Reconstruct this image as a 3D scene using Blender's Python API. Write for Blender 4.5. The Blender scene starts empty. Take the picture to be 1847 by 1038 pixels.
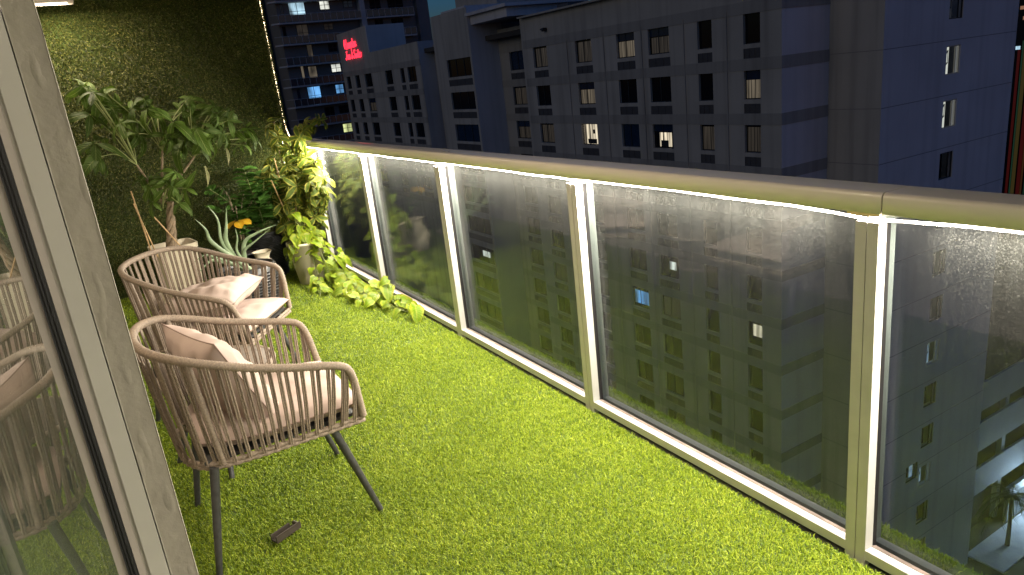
import bpy, math, random
import numpy as np
from mathutils import Vector as V, Matrix, noise, Quaternion
R = math.radians
rnd = random.Random(7)
sc = bpy.context.scene
COL = sc.collection

# ------------------------------------------------------------------ camera
F_PX, CX, CY, EYE = 1279.8, 923.5, 519.0, 1.5
CAMM = Matrix(((0.852, -0.242, 0.464), (-0.511, -0.198, 0.836), (-0.110, -0.950, -0.292)))
def orth(m):
    fwd = m.col[2].normalized()
    rt = (m.col[0] - fwd * m.col[0].dot(fwd)).normalized()
    dn = fwd.cross(rt)
    return rt, dn, fwd
RT, DN, FW = orth(CAMM)
cam = bpy.data.cameras.new('camera'); camo = bpy.data.objects.new('camera', cam); COL.objects.link(camo)
cam.sensor_width = 36.0; cam.lens = 36.0 * F_PX / 1847.0
cam.clip_start = 0.02; cam.clip_end = 3000
camo.matrix_world = Matrix(((RT.x, -DN.x, -FW.x, 0), (RT.y, -DN.y, -FW.y, 0), (RT.z, -DN.z, -FW.z, EYE), (0, 0, 0, 1)))
sc.camera = camo

# ------------------------------------------------------------------ sky, dusk glow, exposure
w = bpy.data.worlds.new('World'); sc.world = w; w.use_nodes = True
nt = w.node_tree; nt.nodes.clear()
sky = nt.nodes.new('ShaderNodeTexSky'); sky.sky_type = 'NISHITA'; sky.sun_disc = False
sky.sun_elevation = R(1.5); sky.sun_rotation = R(172); sky.altitude = 0; sky.air_density = 1.0; sky.dust_density = 0.3; sky.ozone_density = 5.5
bg = nt.nodes.new('ShaderNodeBackground'); bg.inputs[1].default_value = 0.15
wo = nt.nodes.new('ShaderNodeOutputWorld')
nt.links.new(sky.outputs[0], bg.inputs[0]); nt.links.new(bg.outputs[0], wo.inputs[0])
sun = bpy.data.lights.new('city_glow_sun', 'SUN'); sun.energy = 0.18; sun.angle = R(30); sun.color = (1.0, 0.85, 0.61)
suno = bpy.data.objects.new('city_glow_sun', sun); COL.objects.link(suno)
suno.rotation_euler = V((1.0, 0.12, -0.32)).to_track_quat('-Z', 'Y').to_euler()
vs = sc.view_settings; vs.view_transform = 'Standard'; vs.look = 'None'; vs.exposure = 0; vs.gamma = 1; vs.use_curve_mapping = False
sc.cycles.use_denoising = True
sc.cycles.max_bounces = 8; sc.cycles.transparent_max_bounces = 16; sc.cycles.glossy_bounces = 4; sc.cycles.diffuse_bounces = 4
sc.cycles.sample_clamp_indirect = 6
sc.cycles.caustics_reflective = False; sc.cycles.caustics_refractive = False

# ------------------------------------------------------------------ materials
def s2l(r, g, b):
    f = lambda c: (c / 255 / 12.92) if c / 255 < .04045 else ((c / 255 + .055) / 1.055) ** 2.4
    return (f(r), f(g), f(b), 1)
def mat(name, col, rough=.6, metal=0., var=0., scale=20., bump=0., bscale=80., spec=.5, emit=None, estr=0., sub=0., coat=0., bdist=.004, det=6.):
    m = bpy.data.materials.new(name); m.use_nodes = True
    n = m.node_tree.nodes; l = m.node_tree.links; p = n['Principled BSDF']
    c = tuple(col[:3]) + (1,)
    p.inputs['Base Color'].default_value = c; p.inputs['Roughness'].default_value = rough
    p.inputs['Metallic'].default_value = metal; p.inputs['Specular IOR Level'].default_value = spec
    p.inputs['Coat Weight'].default_value = coat
    if emit: p.inputs['Emission Color'].default_value = tuple(emit[:3]) + (1,); p.inputs['Emission Strength'].default_value = estr
    if var or bump:
        tc = n.new('ShaderNodeTexCoord')
    if var:
        t = n.new('ShaderNodeTexNoise'); t.inputs['Scale'].default_value = scale; t.inputs['Detail'].default_value = det
        l.new(tc.outputs['Object'], t.inputs['Vector'])
        mr = n.new('ShaderNodeMapRange'); mr.inputs[1].default_value = .3; mr.inputs[2].default_value = .7
        mr.inputs[3].default_value = 1 - var; mr.inputs[4].default_value = 1 + var
        l.new(t.outputs['Fac'], mr.inputs[0])
        mx = n.new('ShaderNodeMix'); mx.data_type = 'RGBA'; mx.blend_type = 'MULTIPLY'; mx.inputs[0].default_value = 1
        mx.inputs[6].default_value = c; l.new(mr.outputs[0], mx.inputs[7]); l.new(mx.outputs[2], p.inputs['Base Color'])
        mr2 = n.new('ShaderNodeMapRange'); mr2.inputs[3].default_value = max(.02, rough - .12); mr2.inputs[4].default_value = min(1, rough + .12)
        l.new(t.outputs['Fac'], mr2.inputs[0]); l.new(mr2.outputs[0], p.inputs['Roughness'])
    if bump:
        t2 = n.new('ShaderNodeTexNoise'); t2.inputs['Scale'].default_value = bscale; t2.inputs['Detail'].default_value = 5
        l.new(tc.outputs['Object'], t2.inputs['Vector'])
        b = n.new('ShaderNodeBump'); b.inputs['Strength'].default_value = bump; b.inputs['Distance'].default_value = bdist
        l.new(t2.outputs['Fac'], b.inputs['Height']); l.new(b.outputs[0], p.inputs['Normal'])
    return m
def streaks(m, amt, sx=1.6, sz=.07):
    n = m.node_tree.nodes; l = m.node_tree.links; p = n['Principled BSDF']; src = p.inputs['Base Color'].links[0].from_socket
    tc = n.new('ShaderNodeTexCoord'); mp = n.new('ShaderNodeMapping'); mp.inputs['Scale'].default_value = (sx, sx, sz); l.new(tc.outputs['Object'], mp.inputs[0])
    t = n.new('ShaderNodeTexNoise'); t.inputs['Scale'].default_value = 1; t.inputs['Detail'].default_value = 7; l.new(mp.outputs[0], t.inputs['Vector'])
    r = n.new('ShaderNodeMapRange'); r.inputs[1].default_value = .48; r.inputs[2].default_value = .75; r.inputs[3].default_value = 1; r.inputs[4].default_value = 1 - amt; l.new(t.outputs['Fac'], r.inputs[0])
    mx = n.new('ShaderNodeMix'); mx.data_type = 'RGBA'; mx.blend_type = 'MULTIPLY'; mx.inputs[0].default_value = 1
    l.new(src, mx.inputs[6]); l.new(r.outputs[0], mx.inputs[7]); l.new(mx.outputs[2], p.inputs['Base Color'])
def emis(name, col, s, gloss=False):
    m = bpy.data.materials.new(name); m.use_nodes = True
    n = m.node_tree.nodes; p = n['Principled BSDF']
    p.inputs['Base Color'].default_value = (.02, .02, .02, 1); p.inputs['Roughness'].default_value = .4
    p.inputs['Emission Color'].default_value = tuple(col[:3]) + (1,); p.inputs['Emission Strength'].default_value = s
    m.cycles.emission_sampling = 'NONE' if name not in ('lit_courtyard_lamp', 'led_tape_vertical') else 'AUTO'
    return m
def attr_mat(name, stops, rough=.5, spec=.4, trans=.0, attr='tint'):
    """colour ramp over a per-piece attribute"""
    m = bpy.data.materials.new(name); m.use_nodes = True
    n = m.node_tree.nodes; l = m.node_tree.links; p = n['Principled BSDF']
    a = n.new('ShaderNodeAttribute'); a.attribute_name = attr
    r = n.new('ShaderNodeValToRGB'); e = r.color_ramp.elements
    while len(e) < len(stops): e.new(.5)
    for i, (pos, c) in enumerate(stops): e[i].position = pos; e[i].color = tuple(c[:3]) + (1,)
    l.new(a.outputs['Fac'], r.inputs[0]); l.new(r.outputs[0], p.inputs['Base Color'])
    p.inputs['Roughness'].default_value = rough; p.inputs['Specular IOR Level'].default_value = spec
    if trans:
        out = n['Material Output']; tr = n.new('ShaderNodeBsdfTranslucent'); l.new(r.outputs[0], tr.inputs[0])
        ms = n.new('ShaderNodeMixShader'); ms.inputs[0].default_value = trans
        l.new(p.outputs[0], ms.inputs[1]); l.new(tr.outputs[0], ms.inputs[2]); l.new(ms.outputs[0], out.inputs[0])
    return m
def leaf_mat(name, mid, edge, vein, patchy=.5, rough=.4, trans=.25, ew=.55):
    """uv.x = across the leaf (0..1), uv.y = along it; edge colour follows the margin, broken by noise"""
    m = bpy.data.materials.new(name); m.use_nodes = True
    n = m.node_tree.nodes; l = m.node_tree.links; p = n['Principled BSDF']; out = n['Material Output']
    uv = n.new('ShaderNodeUVMap'); sp = n.new('ShaderNodeSeparateXYZ'); l.new(uv.outputs[0], sp.inputs[0])
    def mth(op, a, b=None):
        q = n.new('ShaderNodeMath'); q.operation = op
        if isinstance(a, (int, float)): q.inputs[0].default_value = a
        else: l.new(a, q.inputs[0])
        if b is not None:
            if isinstance(b, (int, float)): q.inputs[1].default_value = b
            else: l.new(b, q.inputs[1])
        return q.outputs[0]
    ax = mth('ABSOLUTE', mth('SUBTRACT', mth('MULTIPLY', sp.outputs[0], 2), 1))
    oi = n.new('ShaderNodeObjectInfo')
    tc = n.new('ShaderNodeTexCoord'); va = n.new('ShaderNodeVectorMath'); va.operation = 'ADD'
    l.new(tc.outputs['Object'], va.inputs[0]); cmb = n.new('ShaderNodeCombineXYZ'); l.new(mth('MULTIPLY', oi.outputs['Random'], 40), cmb.inputs[0]); l.new(cmb.outputs[0], va.inputs[1])
    nz = n.new('ShaderNodeTexNoise'); nz.inputs['Scale'].default_value = 26; nz.inputs['Detail'].default_value = 4; l.new(va.outputs[0], nz.inputs['Vector'])
    f = mth('ADD', ax, mth('MULTIPLY', mth('SUBTRACT', nz.outputs['Fac'], .5), patchy * 2))
    mr = n.new('ShaderNodeMapRange'); mr.inputs[1].default_value = ew - .12; mr.inputs[2].default_value = ew + .12; l.new(f, mr.inputs[0])
    m1 = n.new('ShaderNodeMix'); m1.data_type = 'RGBA'; m1.inputs[6].default_value = tuple(mid[:3]) + (1,); m1.inputs[7].default_value = tuple(edge[:3]) + (1,)
    l.new(mr.outputs[0], m1.inputs[0])
    vmask = mth('LESS_THAN', ax, .07)
    m2 = n.new('ShaderNodeMix'); m2.data_type = 'RGBA'; m2.inputs[7].default_value = tuple(vein[:3]) + (1,); l.new(m1.outputs[2], m2.inputs[6]); l.new(mth('MULTIPLY', vmask, .7), m2.inputs[0])
    hs = n.new('ShaderNodeHueSaturation'); l.new(m2.outputs[2], hs.inputs['Color'])
    l.new(mth('ADD', .7, mth('MULTIPLY', oi.outputs['Random'], .6)), hs.inputs['Value'])
    l.new(hs.outputs[0], p.inputs['Base Color']); p.inputs['Roughness'].default_value = rough
    b = n.new('ShaderNodeBump'); b.inputs['Strength'].default_value = .35; b.inputs['Distance'].default_value = .003
    wv = mth('SINE', mth('ADD', mth('MULTIPLY', sp.outputs[1], 60), mth('MULTIPLY', ax, -14))); l.new(wv, b.inputs['Height']); l.new(b.outputs[0], p.inputs['Normal'])
    p.inputs['Specular IOR Level'].default_value = .3
    tr = n.new('ShaderNodeBsdfTranslucent'); l.new(hs.outputs[0], tr.inputs[0])
    ms = n.new('ShaderNodeMixShader'); ms.inputs[0].default_value = trans
    l.new(p.outputs[0], ms.inputs[1]); l.new(tr.outputs[0], ms.inputs[2]); l.new(ms.outputs[0], out.inputs[0])
    return m
def glass_mat(name, dirt, tint=(1, 1, 1), ior=1.5, rough=0.0):
    m = bpy.data.materials.new(name); m.use_nodes = True
    n = m.node_tree.nodes; l = m.node_tree.links; n.remove(n['Principled BSDF']); out = n['Material Output']
    t = n.new('ShaderNodeBsdfTransparent'); t.inputs[0].default_value = tuple(tint) + (1,)
    g = n.new('ShaderNodeBsdfGlossy'); g.inputs['Roughness'].default_value = rough
    fr = n.new('ShaderNodeFresnel'); fr.inputs[0].default_value = ior
    geo = n.new('ShaderNodeNewGeometry')     # the pane's inner faces count as the same air-to-glass step
    fl = n.new('ShaderNodeMix'); fl.data_type = 'FLOAT'; fl.inputs[2].default_value = ior; fl.inputs[3].default_value = 1 / ior
    l.new(geo.outputs['Backfacing'], fl.inputs[0]); l.new(fl.outputs[0], fr.inputs[0])
    ms = n.new('ShaderNodeMixShader'); l.new(fr.outputs[0], ms.inputs[0]); l.new(t.outputs[0], ms.inputs[1]); l.new(g.outputs[0], ms.inputs[2])
    last = ms
    if dirt:
        tc = n.new('ShaderNodeTexCoord')
        vo = n.new('ShaderNodeTexNoise'); vo.inputs['Scale'].default_value = 260; vo.inputs['Detail'].default_value = 2; l.new(tc.outputs['Object'], vo.inputs['Vector'])
        r1 = n.new('ShaderNodeMapRange'); r1.inputs[1].default_value = .52; r1.inputs[2].default_value = .72; r1.inputs[3].default_value = 0; r1.inputs[4].default_value = dirt * 3.2; l.new(vo.outputs['Fac'], r1.inputs[0])
        no = n.new('ShaderNodeTexNoise'); no.inputs['Scale'].default_value = 5; no.inputs['Detail'].default_value = 5
        mp = n.new('ShaderNodeMapping'); mp.inputs['Scale'].default_value = (1, 6, .8); l.new(tc.outputs['Object'], mp.inputs[0]); l.new(mp.outputs[0], no.inputs['Vector'])
        r2 = n.new('ShaderNodeMapRange'); r2.inputs[1].default_value = .3; r2.inputs[2].default_value = .75; r2.inputs[3].default_value = dirt * .6; r2.inputs[4].default_value = dirt * 1.3; l.new(no.outputs['Fac'], r2.inputs[0])
        ad = n.new('ShaderNodeMath'); ad.operation = 'ADD'; l.new(r1.outputs[0], ad.inputs[0]); l.new(r2.outputs[0], ad.inputs[1])
        # a few larger specks
        v2 = n.new('ShaderNodeTexVoronoi'); v2.inputs['Scale'].default_value = 38; l.new(tc.outputs['Object'], v2.inputs['Vector'])
        lt = n.new('ShaderNodeMath'); lt.operation = 'LESS_THAN'; l.new(v2.outputs['Distance'], lt.inputs[0]); lt.inputs[1].default_value = .055
        sc_ = n.new('ShaderNodeMath'); sc_.operation = 'MULTIPLY'; l.new(lt.outputs[0], sc_.inputs[0]); sc_.inputs[1].default_value = .12
        a2 = n.new('ShaderNodeMath'); a2.operation = 'ADD'; a2.use_clamp = True; l.new(ad.outputs[0], a2.inputs[0]); l.new(sc_.outputs[0], a2.inputs[1])
        d = n.new('ShaderNodeBsdfDiffuse'); d.inputs[0].default_value = (.75, .74, .70, 1)
        tl = n.new('ShaderNodeBsdfTranslucent'); tl.inputs[0].default_value = (.75, .74, .70, 1)
        dd = n.new('ShaderNodeMixShader'); l.new(d.outputs[0], dd.inputs[1]); l.new(tl.outputs[0], dd.inputs[2])
        m3 = n.new('ShaderNodeMixShader'); l.new(a2.outputs[0], m3.inputs[0]); l.new(ms.outputs[0], m3.inputs[1]); l.new(dd.outputs[0], m3.inputs[2]); last = m3
    l.new(last.outputs[0], out.inputs[0])
    return m
def curtain_mat(name, col, s, scale=9., axis='Y'):
    """lit cloth behind a window: vertical folds, glow of the room behind"""
    m = emis(name, col, s); n = m.node_tree.nodes; l = m.node_tree.links; p = n['Principled BSDF']
    tc = n.new('ShaderNodeTexCoord'); mp = n.new('ShaderNodeMapping'); mp.inputs['Scale'].default_value = (.6, scale, .25)
    oi = n.new('ShaderNodeObjectInfo'); cb = n.new('ShaderNodeCombineXYZ'); mu = n.new('ShaderNodeMath'); mu.operation = 'MULTIPLY'; mu.inputs[1].default_value = 50
    l.new(oi.outputs['Random'], mu.inputs[0]); l.new(mu.outputs[0], cb.inputs[1]); l.new(cb.outputs[0], mp.inputs['Location'])
    t = n.new('ShaderNodeTexNoise'); t.inputs['Scale'].default_value = 1; t.inputs['Detail'].default_value = 3
    l.new(tc.outputs['Object'], mp.inputs[0]); l.new(mp.outputs[0], t.inputs['Vector'])
    r = n.new('ShaderNodeMapRange'); r.inputs[1].default_value = .38; r.inputs[2].default_value = .68; r.inputs[3].default_value = .18 * s; r.inputs[4].default_value = 1.4 * s
    l.new(t.outputs['Fac'], r.inputs[0]); l.new(r.outputs[0], p.inputs['Emission Strength'])
    return m

LEDC = (1.0, .92, .76); LED_W = 390; LAMP_W = 22
M = {}
M['alu'] = mat('powder_coated_aluminium', (.53, .515, .495), .38, 0, .05, 14, .05, 300, coat=.15)
M['rail'] = mat('handrail_paint', (.66, .60, .55), .32, 0, .02, 3, .02, 260, coat=.2)
M['bead'] = mat('brown_glazing_bead', (.22, .17, .15), .5, 0, .3, 30)
M['rubber'] = mat('black_gasket', (.012, .011, .012), .55)
M['glass'] = glass_mat('dusty_balcony_glass', .013, (.86, .90, .90), 1.43)
M['door_glass'] = glass_mat('sliding_door_glass', 0.006, (.85, .9, .88), 1.62)
M['led'] = emis('led_tape', LEDC, 14)
M['led_v'] = emis('led_tape_vertical', (1.0, .78, .45), 14)
M['tape'] = mat('yellowed_tape', (.75, .6, .3), .4)
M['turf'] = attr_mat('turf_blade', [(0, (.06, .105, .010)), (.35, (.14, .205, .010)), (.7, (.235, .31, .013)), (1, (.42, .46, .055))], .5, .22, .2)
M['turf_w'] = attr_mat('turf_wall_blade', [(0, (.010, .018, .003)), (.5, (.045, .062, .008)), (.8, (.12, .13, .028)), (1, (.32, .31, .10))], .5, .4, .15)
M['turf_back'] = mat('turf_backing', (.05, .08, .015), .95, 0, .4, 60)
M['stucco'] = mat('painted_stucco', (.32, .285, .23), .8, 0, .06, 9, .5, 38, bdist=.006)
M['white'] = mat('white_door_frame', (.47, .44, .385), .35, 0, .03, 20, coat=.1)
M['pinkwhite'] = mat('door_jamb_strip', (.45, .39, .345), .45, 0, .08, 40)
M['ceiling'] = mat('ceiling_paint', (.7, .67, .62), .9, 0, .05, 5, .3, 60)
M['slab'] = mat('concrete_slab', (.08, .078, .075), .9, 0, .3, 12, .4, 60)
M['rope'] = mat('taupe_rope', (.225, .173, .13), .75, 0, .3, 160, .6, 420, bdist=.002)
M['rope_d'] = mat('taupe_rope_dark', (.17, .128, .095), .75, 0, .3, 160, .6, 420, bdist=.002)
M['legs'] = mat('charcoal_metal', (.035, .034, .034), .45, 0, .25, 60, .05, 300)
M['cushion'] = mat('blush_canvas', (.42, .325, .285), .9, 0, .05, 10, .3, 500, bdist=.0012)
M['seam'] = mat('blush_piping', (.28, .20, .17), .9)
M['cream'] = mat('cream_planter', (.50, .44, .33), .5, 0, .08, 8, .08, 90)
M['blackpot'] = mat('black_plastic_pot', (.012, .012, .014), .45, 0, .2, 30)
M['soil'] = mat('potting_soil', (.03, .02, .014), .95, 0, .5, 60, .8, 80)
M['bark'] = mat('braided_bark', (.23, .17, .11), .85, 0, .35, 40, .7, 90)
M['bamboo'] = mat('bamboo_stake', (.42, .27, .13), .6, 0, .3, 30)
M['stem'] = mat('green_stem', (.12, .14, .04), .6, 0, .2, 30)
M['petiole'] = mat('pale_petiole', (.25, .28, .10), .6)
M['l_money'] = leaf_mat('money_tree_leaf', (.055, .10, .009), (.07, .12, .012), (.22, .26, .08), .25, .6, .2, .7)
M['l_dry'] = leaf_mat('dry_leaf', (.12, .13, .04), (.2, .18, .08), (.25, .22, .1), .4, .6, .2)
M['l_schef'] = leaf_mat('variegated_leaf', (.075, .12, .013), (.29, .28, .045), (.10, .15, .03), .35, .4, .28, .62)
M['l_pothos'] = leaf_mat('pothos_leaf', (.12, .19, .009), (.21, .245, .016), (.25, .27, .035), .6, .38, .3, .65)
M['l_zz'] = leaf_mat('glossy_dark_leaf', (.05, .12, .02), (.07, .15, .03), (.12, .2, .05), .3, .25, .15, .7)
M['l_yel'] = leaf_mat('yellowed_leaf', (.60, .36, .02), (.55, .30, .02), (.6, .45, .1), .3, .4, .25)
M['aloe'] = mat('aloe_skin', (.16, .21, .12), .5, 0, .2, 18)
M['dev'] = mat('brown_plastic', (.045, .035, .028), .4, 0, .15, 60)
M['lampbody'] = mat('lamp_body', (.6, .55, .5), .4)
M['lampglow'] = emis('lamp_lens', (1, .82, .62), 6)
# far buildings
M['hwall'] = mat('hotel_stucco', (.40, .385, .36), .9, 0, .13, .22, .2, 30, det=9)
M['hwall2'] = mat('hotel_stucco_recess', (.36, .35, .335), .9, 0, .06, .4, det=9)
M['hband'] = mat('hotel_band', (.31, .30, .285), .9, 0, .05, .4)
M['hwall_sky'] = mat('hotel_stucco_skylit', (.56, .555, .59), .9, 0, .10, .2, .2, 30, det=9)  # same stucco; blue dusk light on the end faces put into its colour
M['hjoint'] = mat('hotel_joint', (.24, .235, .24), .9)
for k_ in ('hwall', 'hwall2', 'hwall_sky', 'hband'): streaks(M[k_], .16 if k_ == 'hwall_sky' else .30)
M['pane'] = mat('dark_window_glass', (.006, .007, .010), .12, spec=.35)
M['pane_b'] = mat('window_shade_sky_tinted', (.012, .028, .065), .12, 0, .2, 2, spec=.6)  # roller shade with the dusk sky's blue put into its colour
M['wframe'] = mat('dark_window_frame', (.02, .02, .022), .5)
M['grille'] = mat('air_grille', (.075, .075, .085), .6)
M['cur_dim'] = curtain_mat('dim_curtain', (1, .82, .62), .032)
M['cur_lit'] = curtain_mat('lit_curtain', (1, .82, .58), .13)
M['room_lit'] = curtain_mat('lit_room', (1, .86, .62), .85, 4)
M['room_w'] = curtain_mat('white_lit_room', (.93, .95, .85), .9, 3)
M['room_c'] = curtain_mat('cyan_lit_room', (.55, .83, 1), 1.1, 1.5)
M['room_b'] = curtain_mat('blue_lit_room', (.18, .5, 1), .85, 1.5)
M['room_y'] = curtain_mat('yellow_lit_room', (.85, .93, .4), 1.0, 6)
M['stairw'] = emis('lit_stairwell', (.80, .84, .74), .7)
M['stairb'] = emis('bluish_lit_stairwell', (.42, .62, .85), .40)
M['pane_m'] = mat('tower_window_glass', (.008, .009, .013), .5, spec=.1)
M['stair_dim'] = emis('dim_stairwell', (.5, .55, .7), .03)
M['sign'] = emis('red_neon', (1, .03, .06), 2.4)
M['sign_bk'] = mat('sign_return', (.25, .01, .015), .5)
M['twall'] = mat('tower_concrete', (.16, .165, .18), .9, 0, .1, .3)
M['tslab'] = mat('tower_slab', (.46, .47, .49), .9, 0, .05, .4)
M['trail'] = mat('tower_railing', (.5, .5, .53), .6)
M['tglass'] = mat('tower_railing_glass', (.05, .055, .065), .2)
M['black'] = mat('unlit_tower', (.012, .012, .014), .9)
M['asphalt'] = mat('asphalt', (.05, .05, .05), .95, 0, .3, .4)
M['roof'] = mat('dark_roof', (.05, .048, .045), .95, 0, .3, .3)
M['conc'] = mat('garage_concrete', (.34, .36, .38), .9, 0, .1, .4)
M['palm'] = mat('palm_frond', (.05, .075, .025), .7, 0, .3, 3)
M['trunk'] = mat('palm_trunk', (.14, .11, .08), .9, 0, .3, 6)
M['court'] = emis('lit_courtyard_lamp', (.62, .80, 1), 140)
M['patio'] = mat('pale_patio', (.5, .52, .55), .8, 0, .15, .8)
for nm, c in (('strip_red', (1, .10, .07)), ('strip_yellow', (1, .75, .2)), ('strip_green', (.25, .8, .45)), ('strip_white', (.8, .9, 1)), ('strip_orange', (1, .4, .12))):
    M[nm] = emis(nm, c, .03)
M['winpt'] = emis('far_window', (1, .5, .3), .25)

# ------------------------------------------------------------------ mesh builder
class MB:
    def __init__(s): s.v = []; s.f = []; s.mi = []; s.uv = []; s.sm = []
    def add(s, vs, fs, mi=0, uv=None, smooth=False):
        o = len(s.v); s.v += [tuple(p) for p in vs]
        s.uv += uv if uv else [(0, 0)] * len(vs)
        for f in fs: s.f.append(tuple(i + o for i in f)); s.mi.append(mi); s.sm.append(smooth)
        return s
    def box(s, x0, x1, y0, y1, z0, z1, mi=0):
        if x0 > x1: x0, x1 = x1, x0
        if y0 > y1: y0, y1 = y1, y0
        vs = [(x, y, z) for z in (z0, z1) for y in (y0, y1) for x in (x0, x1)]
        return s.add(vs, [(0, 2, 3, 1), (4, 5, 7, 6), (0, 1, 5, 4), (2, 6, 7, 3), (0, 4, 6, 2), (1, 3, 7, 5)], mi)
    def prism(s, prof, y0, y1, mi=0, smooth=False):   # profile in xz (counter-clockwise seen from -y), extruded along y
        n = len(prof); vs = [(p[0], y0, p[1]) for p in prof] + [(p[0], y1, p[1]) for p in prof]
        s.add(vs, [(i, (i + 1) % n, n + (i + 1) % n, n + i) for i in range(n)], mi, None, smooth)
        s.add(vs[:n], [tuple(range(n))[::-1]], mi); s.add(vs[n:], [tuple(range(n))], mi); return s
    def tube(s, pts, r, n=8, mi=0, cap=True, closed=False, smooth=True, flat=1.0, up=None):
        pts = [V(p) for p in pts]; k = len(pts)
        rr = r if callable(r) else (lambda i: r if not isinstance(r, (list, tuple)) else r[i])
        vs = []; nrm = None
        for i, p in enumerate(pts):
            if closed: t = (pts[(i + 1) % k] - pts[i - 1])
            else: t = pts[min(i + 1, k - 1)] - pts[max(i - 1, 0)]
            t.normalize()
            if nrm is None:
                a = V(up) if up else (V((0, 0, 1)) if abs(t.z) < .9 else V((1, 0, 0)))
                nrm = (a - t * a.dot(t)).normalized()
            else: nrm = (nrm - t * nrm.dot(t)).normalized()
            b = t.cross(nrm); q = rr(i)
            for j in range(n):
                a = 2 * math.pi * j / n
                vs.append(p + nrm * math.cos(a) * q + b * math.sin(a) * q * flat)
        fs = []
        for i in range(k if closed else k - 1):
            i2 = (i + 1) % k
            for j in range(n):
                j2 = (j + 1) % n; fs.append((i * n + j, i * n + j2, i2 * n + j2, i2 * n + j))
        s.add(vs, fs, mi, None, smooth)
        if cap and not closed:
            s.add(vs[:n], [tuple(range(n))[::-1]], mi); s.add(vs[-n:], [tuple(range(n))], mi)
        return s
    def lathe(s, prof, c=(0, 0, 0), n=28, mi=0, sq=0, smooth=True, rot=0.):   # sq: superellipse exponent for squarish pots
        vs = []
        for r, z in prof:
            for j in range(n):
                a = 2 * math.pi * j / n + rot; ca, sa = math.cos(a - rot), math.sin(a - rot)
                k = 1 if not sq else 1 / (abs(ca) ** sq + abs(sa) ** sq) ** (1 / sq)
                vs.append((c[0] + r * k * math.cos(a), c[1] + r * k * math.sin(a), c[2] + z))
        m = len(prof)
        s.add(vs, [(i * n + j, i * n + (j + 1) % n, (i + 1) * n + (j + 1) % n, (i + 1) * n + j) for i in range(m - 1) for j in range(n)], mi, None, smooth)
        return s
    def mesh(s, name, mats):
        me = bpy.data.meshes.new(name); me.from_pydata(s.v, [], s.f)
        for m in (mats if isinstance(mats, (list, tuple)) else [mats]): me.materials.append(M[m] if isinstance(m, str) else m)
        me.polygons.foreach_set('material_index', s.mi); me.polygons.foreach_set('use_smooth', s.sm)
        if any(u != (0, 0) for u in s.uv):
            ul = me.uv_layers.new(name='UVMap'); li = np.empty(len(me.loops), np.int32); me.loops.foreach_get('vertex_index', li)
            ul.data.foreach_set('uv', np.array(s.uv, np.float32)[li].ravel())
        me.update(); return me
    def build(s, name, mats, parent=None):
        return link(name, s.mesh(name, mats), parent)
def link(name, me, parent=None):
    o = bpy.data.objects.new(name, me); COL.objects.link(o)
    if parent is not None: o.parent = parent
    return o
def tag(o, label=None, cat=None, group=None, kind=None):
    if label: o['label'] = label
    if cat: o['category'] = cat
    if group: o['group'] = group
    if kind: o['kind'] = kind
    return o
def thing(name, label, cat, loc=(0, 0, 0), rz=0, group=None):
    o = bpy.data.objects.new(name, None); COL.objects.link(o); o.location = loc; o.rotation_euler = (0, 0, rz)
    o.empty_display_size = .1
    return tag(o, label, cat, group)
def copy_tree(o, parent=None):
    c = o.copy(); COL.objects.link(c); c.parent = parent
    for ch in list(o.children): copy_tree(ch, c)
    return c
def catmull(pts, k=8, closed=False):
    P = [V(p) for p in pts]; n = len(P); out = []
    for i in range(n if closed else n - 1):
        g = (lambda j: P[j % n]) if closed else (lambda j: P[max(0, min(n - 1, j))])
        p0, p1, p2, p3 = g(i - 1), g(i), g(i + 1), g(i + 2)
        for t in range(k):
            u = t / k
            out.append(.5 * ((2 * p1) + (p2 - p0) * u + (2 * p0 - 5 * p1 + 4 * p2 - p3) * u * u + (3 * p1 - p0 - 3 * p2 + p3) * u ** 3))
    if not closed: out.append(P[-1])
    return out
def resample(pts, n, closed=False):
    P = [V(p) for p in pts] + ([V(pts[0])] if closed else [])
    d = [0]
    for a, b in zip(P, P[1:]): d.append(d[-1] + (b - a).length)
    out = []; j = 0
    for i in range(n):
        t = d[-1] * i / (n if closed else n - 1)
        while j < len(d) - 2 and d[j + 1] < t: j += 1
        u = (t - d[j]) / max(1e-9, d[j + 1] - d[j]); out.append(P[j].lerp(P[j + 1], u))
    return out
def wrapped(mb, pts, r, pitch=.0055, n=8, amp=.12, mi=0):
    """rope-wound tube: every turn of the cord is a real ridge"""
    L = sum((V(b) - V(a)).length for a, b in zip(pts, pts[1:])); k = max(4, int(L / pitch) * 2)
    P = resample(pts, k); mb.tube(P, lambda i: r * (1 + (amp if i % 2 else -amp * .6)), n, mi)
def at(u, v, y):      # the place on the plane y that the photograph shows at pixel (u, v)
    d = RT * (u - CX) + DN * (v - CY) + FW * F_PX
    return V((0, 0, EYE)) + d * (y / d.y)

# ------------------------------------------------------------------ setting: balcony shell
tag(MB().box(-.12, 1.875, -3.2, 6.95, -.30, -.014).build('balcony_floor', 'slab'), kind='structure')
tag(MB().box(-.4, 1.83, -3.2, 6.95, 2.75, 2.98).build('balcony_ceiling', 'ceiling'), kind='structure')
# grounds far below
GZ = -37.0
tag(MB().box(-600, 900, -600, 1500, GZ - 1, GZ).build('ground', 'roof'), kind='structure')
tag(MB().box(6, 26, -300, 400, GZ + .002, GZ + .012).build('street', 'asphalt'), kind='structure')

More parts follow.
